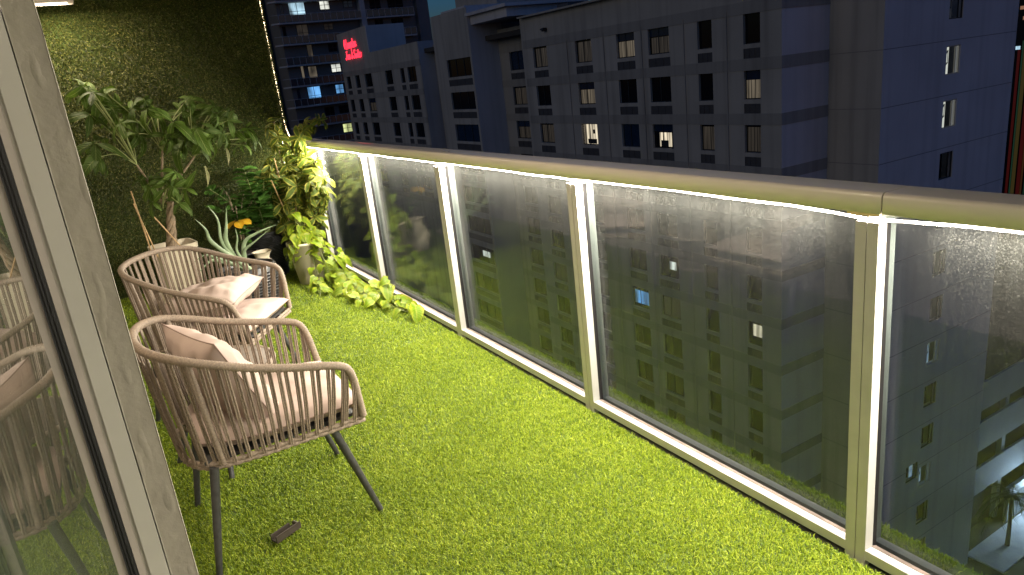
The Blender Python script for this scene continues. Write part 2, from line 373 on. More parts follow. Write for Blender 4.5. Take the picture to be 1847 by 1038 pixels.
# house wall, the stucco pier beside the sliding door, and the door glass behind it
PY = .83
hw = thing('house_wall', 'beige stucco apartment wall with a narrow pier beside the sliding door', 'wall', (-.128, 1.5, 0))
def rel(o, mb, name, mats): # parts given in world coordinates under a thing that stands at o.location
    l = o.location; mb.v = [(p[0] - l.x, p[1] - l.y, p[2] - l.z) for p in mb.v]
    return mb.build(name, mats, o)
rel(hw, MB().box(-.35, -.128, 1.47, 6.80, -.01, 2.749), 'wall', 'stucco')
tr = MB()
nz, ny = 420, 14      # trowelled face of the pier
vs = []
for i in range(nz + 1):
    for j in range(ny + 1):
        x = -.0353 + .0266 * j / ny; z = -.01 + 2.759 * i / nz
        d = 0 if j in (0, ny) else .0014 * noise.noise(V((x * 60, 3, z * 18))) + .0022 * noise.ridged_multi_fractal(V((x * 70, 9, z * 22)), 1, 2.1, 3, 1, 2) * .5
        vs.append((x + (.0006 * noise.noise(V((2, 5, z * 30))) if j == ny else 0), PY + d, z))
tr.add(vs, [(i * (ny + 1) + j, i * (ny + 1) + j + 1, (i + 1) * (ny + 1) + j + 1, (i + 1) * (ny + 1) + j) for i in range(nz) for j in range(ny)], 0, None, True)
tr.box(-.0353, -.0087, PY + .0006, PY + .06, -.01, 2.749)
rel(hw, tr, 'door_pier', 'stucco')
rel(hw, MB().box(-.35, -.13, -3.2, 1.47, 2.42, 2.749).box(-.35, -.13, -3.2, -2.2, -.01, 2.42), 'lintel', 'stucco')
rel(hw, MB().box(-6, -.41, -3.4, 6.95, 2.99, 9).box(-6, -.41, -3.4, 6.95, GZ, -.31).box(-.4, 1.83, -3.2, 6.95, 5.6, 5.8).box(-3.2, -3.1, -3.2, 6.9, -.3, 2.75).box(-3.2, -.4, 6.80, 6.9, -.3, 2.75).box(-3.2, -.4, -3.3, -3.2, -.3, 2.75).box(-3.2, -.14, -3.2, 6.8, -.3, -.2), 'upper_storeys', 'stucco')

sd = thing('sliding_door', 'white framed sliding glass door mirroring the wicker chairs', 'door', (-.125, 1.3, 0))
rel(sd, MB().box(-.0547, -.0366, PY - .001, PY + .03, 0, 2.749).box(-.0585, -.0547, PY + .0025, PY + .03, 0, 2.749), 'jamb', 'white')
rel(sd, MB().box(-.0655, -.0586, PY + .001, PY + .03, 0, 2.749), 'jamb_strip', 'pinkwhite')
g_ = MB().box(-.0755, -.0656, PY - .001, PY + .028, 0, 2.749)
for k in range(3): g_.box(-.0752 + .0032 * k, -.0738 + .0032 * k, PY - .0035, PY - .001, 0, 2.749)
rel(sd, g_, 'weather_seal', 'rubber')
rel(sd, MB().box(-.0845, -.0756, PY + .0, PY + .02, .0, 2.749), 'door_stile', 'pinkwhite')
rel(sd, MB().box(-.145, -.125, -2.2, 1.469, .02, 2.41), 'glass_pane', 'door_glass')
rel(sd, MB().box(-.35, -.16, -2.2, 1.46, -.012, .018), 'sill', 'white')
cu = MB(); pl = []
for i in range(160):
    y = -2.1 + 3.4 * i / 159; pl.append((-.42 + .035 * math.sin(i * .9) + .01 * math.sin(i * 2.3), y))
cu.add([(x, y, z) for x, y in pl for z in (.03, 2.4)], [(2 * i, 2 * i + 2, 2 * i + 3, 2 * i + 1) for i in range(159)], 0, None, True)
tag(cu.build('curtain', mat('curtain_cloth', (.13, .14, .135), .9)), 'grey drawn curtain hanging behind the sliding door glass', 'curtain')

# ------------------------------------------------------------------ balcony railing
RX = 1.665
rail = thing('balcony_railing', 'beige aluminium balcony railing with dusty glass panels', 'railing', (RX, 2.4, 0))
prof = [(RX, 1.05)]
prof = [(RX + .12, 1.05)]
for a in range(0, 91, 15): prof.append((RX + .106 + .014 * math.cos(R(a)), 1.091 + .014 * math.sin(R(a))))
for a in range(90, 181, 15): prof.append((RX + .014 + .014 * math.cos(R(a)), 1.091 + .014 * math.sin(R(a))))
prof.append((RX, 1.05)); prof = prof[::-1]
prof = prof[::-1]
JY = 1.054
for y0, y1 in ((JY + .0018, 6.78), (-3.1, JY - .0018)):
    mb = MB(); n = len(prof)
    mb.prism(prof, y0, y1, 0, True); rel(rail, mb, 'handrail', 'rail')
rel(rail, MB().prism([(RX + .06 + (p[0] - RX - .06) * .93, 1.078 + (p[1] - 1.078) * .86) for p in prof], JY - .03, JY + .03), 'rail_sleeve', 'rubber')
splits = [1.092 + 1.3125 * k for k in range(-3, 5)] + [6.70]
for a, b in zip(splits, splits[1:]):
    y0, y1 = a + .0012, b - .0012; sw = .031
    rel(rail, MB().box(RX, RX + .035, y0, y0 + sw, -.013, 1.026).box(RX + .0352, RX + .10, y0, y0 + sw * .5, -.013, 1.05), 'frame_stile', 'alu')
    rel(rail, MB().box(RX, RX + .035, y1 - sw, y1, -.013, 1.026).box(RX + .0352, RX + .10, y1 - sw * .5, y1, -.013, 1.05), 'frame_stile', 'alu')
    rel(rail, MB().box(RX + .0006, RX + .030, y0 + sw, y1 - sw, .010, .042), 'bottom_rail', 'alu')
    rel(rail, MB().box(RX + .052, RX + .10, y0 + sw, y1 - sw, 1.043, 1.0495), 'top_rail', 'alu')
    rel(rail, MB().box(RX + .0302, RX + .038, y0 + sw, y1 - sw, .010, .0435).box(RX + .0385, RX + .047, y0 + sw, y1 - sw, .010, .040), 'glazing_bead', 'bead')
    rel(rail, MB().box(RX + .0354, RX + .056, y0 + sw * .5 + .001, y0 + sw - .002, .012, 1.02), 'gasket', 'rubber')
    rel(rail, MB().box(RX + .0354, RX + .056, y1 - sw + .002, y1 - sw * .5 - .001, .012, 1.02), 'gasket', 'rubber')
    rel(rail, MB().box(RX + .056, RX + .066, y0 + sw * .5, y1 - sw * .5, .014, 1.0425), 'glass_pane', 'glass')
    rel(rail, MB().box(RX + .068, RX + .095, y0 + sw * .5, y1 - sw * .5, .0, .036), 'outer_rail', 'alu')

# led tape under the handrail, sagging a little, then up the edge of the turf wall
ls = thing('light_strip', 'bright white LED light strip stuck under the handrail', 'light strip', (RX, 2.4, 1.04))
pts = []
y = -3.0
while y < 6.62:
    z = 1.0445 + .0016 * math.sin(y * 4.1) + .001 * math.sin(y * 11)
    dd = abs(y - 1.10); z -= .006 * max(0, 1 - dd / .22) ** .8
    x = RX + .0075
    for q in [1.092 + 1.3125 * k for k in range(-3, 5)]:
        t_ = max(0, 1 - abs(y - q) / .11); z -= .003 * t_; x -= .003 * t_
    pts.append((x, y, z)); y += .02
rel(ls, MB().tube(pts, lambda i: .0040 if i % 2 else .0032, 6, 0), 'led_tape', 'led')
for ang, frac in ((0, .85), (62, .64)):      # the round diffuser throws light down and across the floor
    la = bpy.data.lights.new('led_light', 'AREA'); la.shape = 'RECTANGLE'; la.size = 9.6; la.size_y = .007; la.energy = LED_W * frac; la.color = LEDC
    lo = bpy.data.objects.new('led_light', la); COL.objects.link(lo); lo.parent = ls
    lo.location = V((RX + .0075, 1.80, 1.0380)) - ls.location
    lo.rotation_euler = (Matrix.Rotation(R(ang), 4, 'Y') @ Matrix.Rotation(R(90), 4, 'Z')).to_euler()
pts = catmull([(RX + .0075, 6.60, 1.044), (1.652, 6.69, 1.06), (1.625, 6.752, 1.12), (1.600, 6.772, 1.25), (1.596, 6.775, 1.6), (1.595, 6.775, 2.72)], 10)
rel(ls, MB().tube(pts, .003, 6, 0), 'led_tape_rising', 'led_v')
rel(ls, MB().box(RX + .001, RX + .004, 1.06, 1.15, 1.0425, 1.0495), 'tape_flap', 'tape')

# ------------------------------------------------------------------ artificial turf
def blades(name, P, N, hgt, wid, lean, mname, seed, parent=None):
    """P base points, N common normal axis index: 2 floor (z up), 1 wall (towards -y); one tapered, bent blade each"""
    g = np.random.default_rng(seed); n = len(P)
    ang = g.uniform(0, 2 * np.pi, n); ln = g.uniform(.2, 1, n) ** .8 * lean
    h = hgt * g.uniform(.65, 1.15, n); wd = wid * g.uniform(.7, 1.2, n); tw = ang + np.pi / 2 + g.normal(0, .5, n)
    if N == 2: A, B, C = np.array([1, 0, 0]), np.array([0, 1, 0]), np.array([0, 0, 1])
    else: A, B, C = np.array([1, 0, 0]), np.array([0, 0, 1]), np.array([0, -1, 0])
    d = np.cos(ang)[:, None] * A + np.sin(ang)[:, None] * B; s = np.cos(tw)[:, None] * A + np.sin(tw)[:, None] * B
    if N == 1: d = d - .35 * B      # pile hangs a little
    mid = P + C * (h * .55)[:, None] + d * (h * ln * .35)[:, None]
    tip = P + C * (h * (1 - .35 * ln))[:, None] + d * (h * ln)[:, None]
    hw = s * (wd / 2)[:, None]
    vs = np.stack([P - hw, P + hw, mid + hw * .9, mid - hw * .9, tip], 1).reshape(-1, 3)
    me = bpy.data.meshes.new(name); me.vertices.add(n * 5); me.vertices.foreach_set('co', vs.astype(np.float32).ravel())
    base = (np.arange(n) * 5)[:, None]
    lp = np.concatenate([base + np.array([0, 1, 2, 3]), base + np.array([3, 2, 4])], 1).ravel().astype(np.int32)
    me.loops.add(len(lp)); me.loops.foreach_set('vertex_index', lp)
    st = (np.arange(n) * 7)[:, None] + np.array([0, 4]); me.polygons.add(2 * n)
    me.polygons.foreach_set('loop_start', st.ravel().astype(np.int32))
    t = np.clip(g.beta(1.7, 1.7, n) + .06 * np.sin(P[:, 0] * 7 + 3 * np.sin(P[:, 1] * 3.1)) * np.sin(P[:, 1 if N == 2 else 2] * 5.3), 0, 1)
    a = me.attributes.new('tint', 'FLOAT', 'POINT'); a.data.foreach_set('value', np.repeat(t, 5).astype(np.float32))
    me.materials.append(M[mname]); me.update(calc_edges=True)
    return link(name, me, parent)
g = np.random.default_rng(3)
zones = [(-2.6, .9, 5000, .004), (.9, 2.6, 78000, .0026), (2.6, 3.8, 56000, .0029), (3.8, 5.2, 32000, .0035), (5.2, 6.77, 17000, .0045)]
PP = []; 
tb = MB().box(-.118, 1.655, -3.0, 6.79, -.0138, -.004).box(1.766, 1.868, -3.0, 6.79, -.0138, -.004)
o = tag(tb.build('turf_mat', 'turf_back'), kind='structure')
WD = []
for y0, y1, dens, wd in zones:
    n = int(1.77 * (y1 - y0) * dens)
    p = np.stack([g.uniform(-.115, 1.652, n), g.uniform(y0, y1, n), np.full(n, -.006)], 1)
    ok = ~((p[:, 0] < -.005) & (p[:, 1] > PY - .02) & (p[:, 1] < PY + .08))
    p = p[ok]; PP.append(p); WD.append(np.full(len(p), wd))
    n = int(.10 * (y1 - y0) * dens * .8)       # the strip left outside the railing, up to the slab's lip
    PP.append(np.stack([g.uniform(1.768, 1.866, n), g.uniform(y0, y1, n), np.full(n, -.006)], 1)); WD.append(np.full(n, wd))
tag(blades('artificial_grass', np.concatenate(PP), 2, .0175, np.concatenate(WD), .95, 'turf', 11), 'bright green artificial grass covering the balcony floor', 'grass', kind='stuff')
tw = thing('turf_wall', 'end wall of the balcony covered in dark artificial grass', 'wall', (.77, 6.8, 0))
rel(tw, MB().box(-.128, 1.585, 6.80, 6.95, 0, 2.749), 'wall', 'stucco')
rel(tw, MB().box(-.126, 1.583, 6.790, 6.7995, 0, 2.745), 'backing', 'turf_back')
n = int(1.72 * 2.74 * 36000)
p = np.stack([g.uniform(-.12, 1.582, n), np.full(n, 6.791), g.uniform(.005, 2.74, n)], 1)
n2 = 5200
p2 = np.stack([g.uniform(1.572, 1.604, n2), g.uniform(6.752, 6.79, n2), g.uniform(.9, 2.74, n2)], 1)
p = np.concatenate([p, p2]) - np.array([.77, 6.8, 0])
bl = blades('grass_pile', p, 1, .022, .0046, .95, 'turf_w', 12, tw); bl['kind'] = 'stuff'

# wall lamps on the house wall
def wall_lamp(loc, label):
    t = thing('wall_lamp', label, 'lamp', loc, 0, 'box lamps on the stucco wall')
    MB().box(0, .02, -.06, .06, -.02, .16).build('back_plate', 'lampbody', t)
    b = MB().box(.0202, .305, -.075, .075, .012, .13); b.box(.0202, .305, -.075, -.067, 0, .0118); b.box(.0202, .305, .067, .075, 0, .0118); b.box(.297, .305, -.0668, .0668, 0, .0118); b.box(.0202, .028, -.0668, .0668, 0, .0118)
    b.build('shade', 'lampbody', t)
    MB().box(.06, .265, -.05, .05, .006, .0117).build('lens', 'lampglow', t)
    la = bpy.data.lights.new('lamp_light', 'AREA'); la.shape = 'RECTANGLE'; la.size = .2; la.size_y = .1; la.energy = LAMP_W; la.color = (1, .82, .62)
    lo = bpy.data.objects.new('lamp_light', la); COL.objects.link(lo); lo.parent = t; lo.location = (.162, 0, .004)
    return t
wall_lamp((-.1275, 6.40, 2.315), 'pale box lamp at the top of the turf wall corner')
wall_lamp((-.1275, 2.4, 2.315), 'unseen box lamp added above the nearer chair to lighten the handrail')  # extra lamp out of view, added to brighten the handrail top
wall_lamp((-.128, -1.6, 2.46), 'pale box lamp above the sliding door')

# ------------------------------------------------------------------ rope chairs
def cushion_mesh(name, lx, ly, th, seed, crown=.5, pinch=.0, wr=.006, n=34, rear=0.):
    """soft cushion, seam round its edge; corners pointed when pinch > 0"""
    mb = MB(); vs = []; fs = []
    for sgn in (1, -1):
        o = len(vs)
        for i in range(n + 1):
            for j in range(n + 1):
                u = 2 * i / n - 1; v = 2 * j / n - 1
                e = (1 - abs(u) ** 3) * (1 - abs(v) ** 3); rk = max(0, (-u - .15) / .85) ** 2 * rear
                x = u * lx / 2 * (1 - pinch * (1 - abs(v) ** 2) * 1.0 * abs(u)); y = v * ly / 2 * (1 - pinch * (1 - abs(u) ** 2) * abs(v)) * (1 - rk)
                q = V((u * 2.1 + seed, v * 2.1, sgn * 3))
                z = sgn * th / 2 * max(e, 0) ** crown + (wr * noise.noise(q * 1.6) + wr * .7 * noise.ridged_multi_fractal(q * 1.3, 1, 2, 3, 1, 2) * .35) * min(1, e * 2.5)
                vs.append((x, y, z))
        for i in range(n):
            for j in range(n):
                a = o + i * (n + 1) + j; f = (a, a + n + 1, a + n + 2, a + 1)
                fs.append(f if sgn == 1 else f[::-1])
    mb.add(vs, fs, 0, None, True)
    ring = [vs[i * (n + 1)] for i in range(n + 1)] + [vs[n * (n + 1) + j] for j in range(1, n + 1)] + [vs[i * (n + 1) + n] for i in range(n - 1, -1, -1)] + [vs[j] for j in range(n - 1, 0, -1)]
    return mb.mesh(name, 'cushion'), ring
def make_chair(label):
    t = thing('rope_chair', label, 'chair', (0, 0, 0), 0, 'rope armchairs')
    half = [(.312, -.252, .385), (.303, -.268, .46), (.290, -.292, .555), (.268, -.305, .603), (.215, -.311, .628), (.10, -.312, .658), (-.02, -.311, .695), (-.13, -.303, .738), (-.22, -.270, .770), (-.285, -.19, .786), (-.315, -.09, .792), (-.322, 0, .793)]
    full = half + [(x, -y, z) for x, y, z in half[-2::-1]]
    hoop = catmull(full, 8)
    mb = MB(); wrapped(mb, hoop, .0130, .0088, 10, .15); mb.build('rim', 'rope', t)
    bh = [(.312, -.25, .378), (.20, -.252, .378), (.05, -.252, .378), (-.09, -.248, .378), (-.18, -.232, .378), (-.235, -.19, .378), (-.268, -.11, .378), (-.278, 0, .378)]
    bfull = bh + [(x, -y, z) for x, y, z in bh[-2::-1]]
    base = catmull(bfull, 8)
    mb = MB(); loop = base + [V((.312, .15, .378)), V((.312, 0, .378)), V((.312, -.15, .378))]
    for dz, rr in ((-.010, .0085), (.004, .0085)):
        P = resample(loop, 260, True)
        mb.tube([(q.x, q.y, q.z + dz) for q in P], lambda i, rr=rr, dz=dz: rr * (1 + .22 * math.sin(i * 1.55 + (0 if dz > 0 else 3.1))), 6, 0, False, True)
    mb.build('base_band', 'rope', t)
    H = resample(hoop, 400); B = resample(base, 400)
    # cords run from the rim to the base band, alternately inside and outside
    cum = np.linspace(0, 1, 400)
    N = 68
    for k in range(N):
        f = .082 + (1 - .164) * k / (N - 1)
        fb = .012 + (1 - .024) * k / (N - 1)
        a = H[int(f * 399)].copy(); b = B[int(fb * 399)].copy()
        out = V((a.x - 0.0, a.y, 0)).normalized(); off = .007 if k % 2 else -.004
        a += out * off; b += out * (off * .8); a.z -= .006; b.z -= .004
        tang = (B[min(399, int(fb * 399) + 2)] - B[max(0, int(fb * 399) - 2)]).normalized()
        mb = MB()
        for s in (-1, 1):
            m_ = a.lerp(b, .5) + out * .003
            mb.tube([a + tang * .0034 * s, m_ + tang * .0036 * s, b + tang * .0034 * s], .0037, 5, 0, False)
        mb.build('cord', 'rope' if k % 3 else 'rope_d', t)
    for s in (-1, 1):       # wound uprights at the rear corners
        ip = min(range(400), key=lambda i: (H[i] - V((-.20, s * .28, .765))).length); jb = min(range(400), key=lambda i: (B[i] - V((-.165, s * .237, .378))).length)
        mb = MB(); wrapped(mb, [H[ip], H[ip].lerp(B[jb], .5) + V((0, s * .004, 0)), B[jb]], .0105, .0055, 7, .14); mb.build('back_upright', 'rope', t)
        for x0, xf, yf in ((.20, .308, .262), (-.195, -.264, .26)):
            mb = MB(); mb.tube([(x0, s * .235, .374), ((x0 + xf) / 2, s * (.235 + yf) / 2, .19), (xf, s * yf, .004)], [.0155, .0135, .0105], 12)
            mb.tube([(xf, s * yf, .0039), (xf, s * yf, -.004)], .0112, 10); mb.build('leg', 'legs', t)
    mb = MB().box(-.22, .29, -.225, .225, .384, .396)
    for y in (-.16, -.05, .05, .16): mb.box(-.20, .30, y - .014, y + .014, .362, .3835)
    mb.box(.19, .215, -.24, .24, .355, .3615).box(-.21, -.185, -.22, .22, .355, .3615)
    mb.build('seat_frame', 'legs', t)
    return t
chair = make_chair('nearer rope armchair, close beside the door trim, pillow leaning upright')
chair.location = (.30, 2.55, 0)
chair2 = copy_tree(chair); chair2.location = (.345, 3.855, 0); chair2.rotation_euler = (0, 0, R(-35.5))
chair2['label'] = 'farther rope armchair turned towards the railing, in front of the planter'
def soft(name, label, cat, me_ring, parent_chair, loc, rot, group):
    me, ring = me_ring
    t = thing(name, label, cat, (0, 0, 0), 0, group)
    c = parent_chair; m = Matrix.Translation(c.location) @ Matrix.Rotation(c.rotation_euler.z, 4, 'Z') @ Matrix.Translation(loc) @ rot
    t.matrix_world = m
    link('cover', me, t)
    MB().tube(ring, .0022, 5, 0, False, True).build('piping', 'seam', t)
    return t
RotE = lambda x, y, z: (Matrix.Rotation(R(z), 4, 'Z') @ Matrix.Rotation(R(y), 4, 'Y') @ Matrix.Rotation(R(x), 4, 'X'))
seat = cushion_mesh('cover', .55, .485, .085, 2, .30, 0, .012, 34, .36)
seat2 = cushion_mesh('cover', .55, .485, .085, 5, .32, 0, .012, 34, .36)
soft('seat_cushion', 'blush seat cushion on the nearer rope chair', 'cushion', seat, chair, (.045, 0, .437), RotE(0, 0, 0), 'blush seat cushions')
soft('seat_cushion', 'blush seat cushion mostly under the flat pillow of the farther chair', 'cushion', seat2, chair2, (.045, 0, .437), RotE(0, 0, 0), 'blush seat cushions')
pil = cushion_mesh('cover', .41, .45, .155, 9, .52, .09, .016)
pil2 = cushion_mesh('cover', .46, .47, .165, 14, .55, .08, .018)
soft('throw_pillow', 'blush pillow leaning upright in the nearer chair', 'pillow', pil, chair, (-.082, 0.0, .588), RotE(3, -114, 12), 'blush throw pillows')
soft('throw_pillow', 'blush pillow lying nearly flat in the farther chair', 'pillow', pil2, chair2, (.0, 0.0, .535), RotE(0, -9, 6), 'blush throw pillows')

# low rope side table between the chairs
st = thing('side_table', 'low round rope side table between the two chairs', 'table', (.255, 3.17, 0))
ring = [(.235 * math.cos(a), .235 * math.sin(a), .405) for a in np.linspace(0, 2 * math.pi, 90, endpoint=False)]
MB().tube(ring + ring[:1], lambda i: .013 * (1.1 if i % 2 else .92), 7, 0, False).build('rim', 'rope', st)
ring2 = [(.19 * math.cos(a), .19 * math.sin(a), .20) for a in np.linspace(0, 2 * math.pi, 90, endpoint=False)]
MB().tube(ring2 + ring2[:1], lambda i: .010 * (1.1 if i % 2 else .92), 6, 0, False).build('base_band', 'rope', st)
for k in range(44):
    a = 2 * math.pi * k / 44; a2 = a + .05
    MB().tube([(.235 * math.cos(a), .235 * math.sin(a), .40), (.19 * math.cos(a2), .19 * math.sin(a2), .20)], .0042, 5, 0, False).build('cord', 'rope', st)
MB().lathe([(.0, .412), (.222, .412), (.224, .415), (.222, .418), (0, .418)], n=40).build('table_top', mat('table_slats', (.10, .075, .055), .7, 0, .3, 30), st)
for k in range(4):
    a = R(209.5 + 89 * k) if False else math.atan2([.068, -.243, -.068, .243][k], [-.239, -.068, .239, .068][k])
    MB().tube([(.17 * math.cos(a), .17 * math.sin(a), .20), (.248 * math.cos(a), .248 * math.sin(a), -.003)], [.014, .011], 10).build('leg', 'legs', st)

# small dark plastic clip left on the grass
dv = thing('plastic_bracket', 'small dark plastic bracket lying on the grass near the chair', 'bracket', (.278, 2.357, .012), R(24))
MB().box(-.052, .052, -.018, .018, 0, .006).box(-.052, .052, -.018, -.013, .0061, .026).box(-.052, .028, .013, .018, .0061, .024).build('channel', 'dev', dv)
MB().tube([(.046, -.012, .014), (.046, .016, .014)], .0075, 10).box(.030, .0525, -.0125, .0125, .0062, .013).build('hinge', 'dev', dv)

# ------------------------------------------------------------------ plants
def leaf(L, W, droop, fold=.25, shape='lance', nu=6, curl=0., wave=0., seed=0):
    """one leaf along +x from the origin, midrib in the xz plane"""
    vs = []; uv = []
    for i in range(nu + 1):
        t = i / nu
        if shape == 'lance': wd = W * (math.sin(math.pi * min(1, t * .97 + .03) ** .85) ** .8)
        elif shape == 'heart': wd = W * (1.0 if t == 0 else (1 - t) ** .62 * (1.15 - .1 * t)) * (.55 if t == 0 else 1)
        else: wd = W * math.sin(math.pi * (t * .92 + .04)) ** .6
        if i == nu: wd = .002
        x = L * t; a = droop * t
        px = L * (math.sin(a) / droop if abs(droop) > 1e-3 else t); pz = -L * ((1 - math.cos(a)) / droop if abs(droop) > 1e-3 else 0)
        for s in (-1, 0, 1):
            back = -.12 * L if (shape == 'heart' and i == 0 and s) else 0
            z = pz + abs(s) * wd * .5 * fold + (wave * math.sin(t * 9 + s * 2 + seed) * abs(s) * W)
            vs.append((px + back, s * wd * .5 + curl * t * t * L, z)); uv.append((.5 + .5 * s, max(.01, t)))
    fs = []
    for i in range(nu):
        for s in (0, 1):
            a = i * 3 + s; fs.append((a, a + 3, a + 4, a + 1))
    return vs, fs, uv
def xf(vs, m): return [tuple(m @ V(p)) for p in vs]
def palmate(name, n, L, W, droop, mats, seed, pet=.0, spread=300, up=35, shape='lance'):
    r = random.Random(seed); mb = MB()
    for k in range(n):
        az = R(-spread / 2 + spread * k / (n - 1 if spread < 330 else n)) + r.uniform(-.26, .26); sc_ = r.uniform(.62, 1.1) * (1 - .15 * abs(k - (n - 1) / 2) / n)
        vs, fs, uv = leaf(L * sc_, W * sc_, droop * r.uniform(.3, 1.7), r.uniform(.1, .5), shape, 7, r.uniform(-.2, .2), .09, r.random() * 6)
        m = Matrix.Rotation(az, 4, 'Z') @ Matrix.Rotation(-R(up) - r.uniform(-.35, .35), 4, 'Y') @ Matrix.Rotation(r.uniform(-.5, .5), 4, 'X') @ Matrix.Translation((.006, 0, 0))
        mb.add(xf(vs, m), fs, 0, uv, True)
    if pet: mb.tube([(-pet * .7, 0, -pet * .7), (-pet * .3, 0, -pet * .25), (0, 0, 0)], [.004, .003, .0025], 5, 1, False)
    return mb.mesh(name, mats)
def put(name, me, parent, p, rot, s=1.0, world=True):
    o = link(name, me, parent); o.location = V(p) - (parent.location if world else V((0, 0, 0))); o.rotation_euler = rot; o.scale = (s, s, s); return o
def aimxz(x, z):
    z = V(z).normalized(); x = V(x); x = (x - z * x.dot(z)).normalized(); y = z.cross(x)
    return Matrix((x, y, z)).transposed().to_euler()
def aim(direction, roll=0.):
    return (V(direction).to_track_quat('X', 'Z') @ Quaternion((1, 0, 0), roll)).to_euler()

# money tree, braided trunk, square cream planter
mt = thing('potted_money_tree', 'tall money tree with braided trunk in a square cream planter', 'potted plant', (.41, 6.33, 0))
MB().lathe([(.0, .0), (.132, .0), (.138, .01), (.155, .41), (.166, .412), (.168, .45), (.154, .452), (.149, .42), (.142, .39)], n=40, sq=7, smooth=False, rot=R(8)).build('planter', 'cream', mt)
MB().lathe([(0, .395), (.148, .393)], n=24, sq=7, rot=R(8)).build('soil', 'soil', mt)
MB().lathe([(0, -.003), (.23, -.003), (.245, .02), (.23, .03), (.20, .012), (0, .012)], n=40, sq=6, rot=R(8)).build('saucer', 'cream', mt)
tr_base = V((-.02, -.05, .39)); tr_top = V((.055, -.10, .80))
for k in range(4):
    pts = []
    for i in range(19):
        t = i / 18; c = tr_base.lerp(tr_top, t); a = t * 7.5 + k * math.pi / 2; rr = .028 * (1 - .45 * t)
        pts.append(c + V((rr * math.cos(a), rr * math.sin(a), 0)))
    MB().tube(pts, [.022 * (1 - .45 * i / 18) for i in range(19)], 8).build('trunk', 'bark', mt)
MON = [palmate('leaf', n, L, W, d, ['l_money', 'petiole'], s, .0, sp, up) for n, L, W, d, s, sp, up in ((5, .225, .066, 1.2, 1, 250, -8), (6, .195, .056, 1.6, 2, 300, 4), (5, .25, .074, 1.4, 3, 220, -14), (6, .16, .054, .9, 4, 320, 4), (7, .155, .048, .8, 5, 330, -6))]
DRY = palmate('leaf', 2, .27, .05, 1.2, ['l_dry', 'petiole'], 8, 0, 50, -20)
cl = [(150, 60, .8), (290, 90, .7), (520, 130, .7), (790, 130, .7), (930, 170, .7), (1140, 360, .75), (980, 330, .8), (170, 480, .9), (240, 130, 1.05), (335, 185, 1), (200, 215, 1), (235, 385, 1.25), (490, 330, 1.2), (450, 185, .9), (540, 180, .9), (690, 265, 1), (775, 195, .95), (750, 370, 1.3), (955, 235, .9), (905, 350, .9), (1060, 320, .95), (1120, 300, .8), (820, 300, .9), (600, 230, .85), (1010, 250, .7), (380, 270, .9), (660, 350, .8)]
low = [(560, 640, .9), (640, 600, 1.0), (705, 560, 1.0), (765, 650, .95), (720, 735, .9), (570, 730, .9), (500, 600, .8), (690, 640, .8)]
hub = V((.41, 6.23, .80)); mid1 = V((.30, 6.2, 1.12)); mid2 = V((.72, 6.22, 1.12)); mid3 = V((.5, 6.2, 1.2))
branches = {0: [hub, V((.36, 6.21, .95)), mid1], 1: [hub, V((.56, 6.22, .96)), mid2], 2: [hub, V((.45, 6.2, 1.0)), mid3]}
for b in branches.values():
    MB().tube([p - mt.location for p in catmull(b, 6)], lambda i: .011 - .0003 * i, 7).build('branch', 'bark', mt)
nl = 0
def moneyleaf(X, Y, s, lowset):
    global nl
    y = 6.22 + rnd.uniform(-.22, .14); p = at(100 + X / 3.245, 140 + Y / 3.245, y)
    if p.x < .06: p.x = .06 + rnd.uniform(0, .05)
    if lowset: src = hub + V((rnd.uniform(-.01, .01), 0, rnd.uniform(-.05, .05)))
    else: src = min((mid1, mid2, mid3), key=lambda q: (q - p).length)
    outv = (p - src); outv.z *= .4
    me = MON[rnd.choice([3, 4]) if lowset else rnd.choice([0, 1, 2])]
    zdir = V((rnd.uniform(-.8, .8) + outv.x * .6, -.6 + rnd.uniform(-.3, .5), .55 + rnd.uniform(-.4, .4)))
    xdir = V((outv.x * 1.5 + rnd.uniform(-.3, .3), 0, -.55 + rnd.uniform(-.4, .3)))
    put('leaf', me, mt, p, aimxz(xdir, zdir), s * rnd.uniform(.9, 1.1)); nl += 1
    m_ = src.lerp(p, .5) + V((0, 0, .05))
    MB().tube([q - mt.location for q in catmull([src, m_, p], 5)], .0038, 5, 0, False).build('petiole', 'petiole', mt)
for X, Y, s in cl:
    moneyleaf(X, Y, s, False)
    if rnd.random() < .45: moneyleaf(X + rnd.uniform(-60, 60), Y + rnd.uniform(-45, 60), s * .8, False)
for X, Y, s in low: moneyleaf(X, Y, s, True)
for u, v in ((405, 262), (368, 300)): put('leaf', DRY, mt, at(u, v, 6.1), aimxz((.6, -.1, -.6), (.3, -.8, .3)), .6)
for a, b in (((236, 345), (268, 440)), ((241, 368), (274, 440)), ((278, 392), (318, 436))):
    p, q = at(*a, 6.16), at(*b, 6.16); q = p + (q - p) * 1.35
    MB().tube([p - mt.location, q - mt.location], .0055, 6).build('stake', 'bamboo', mt)

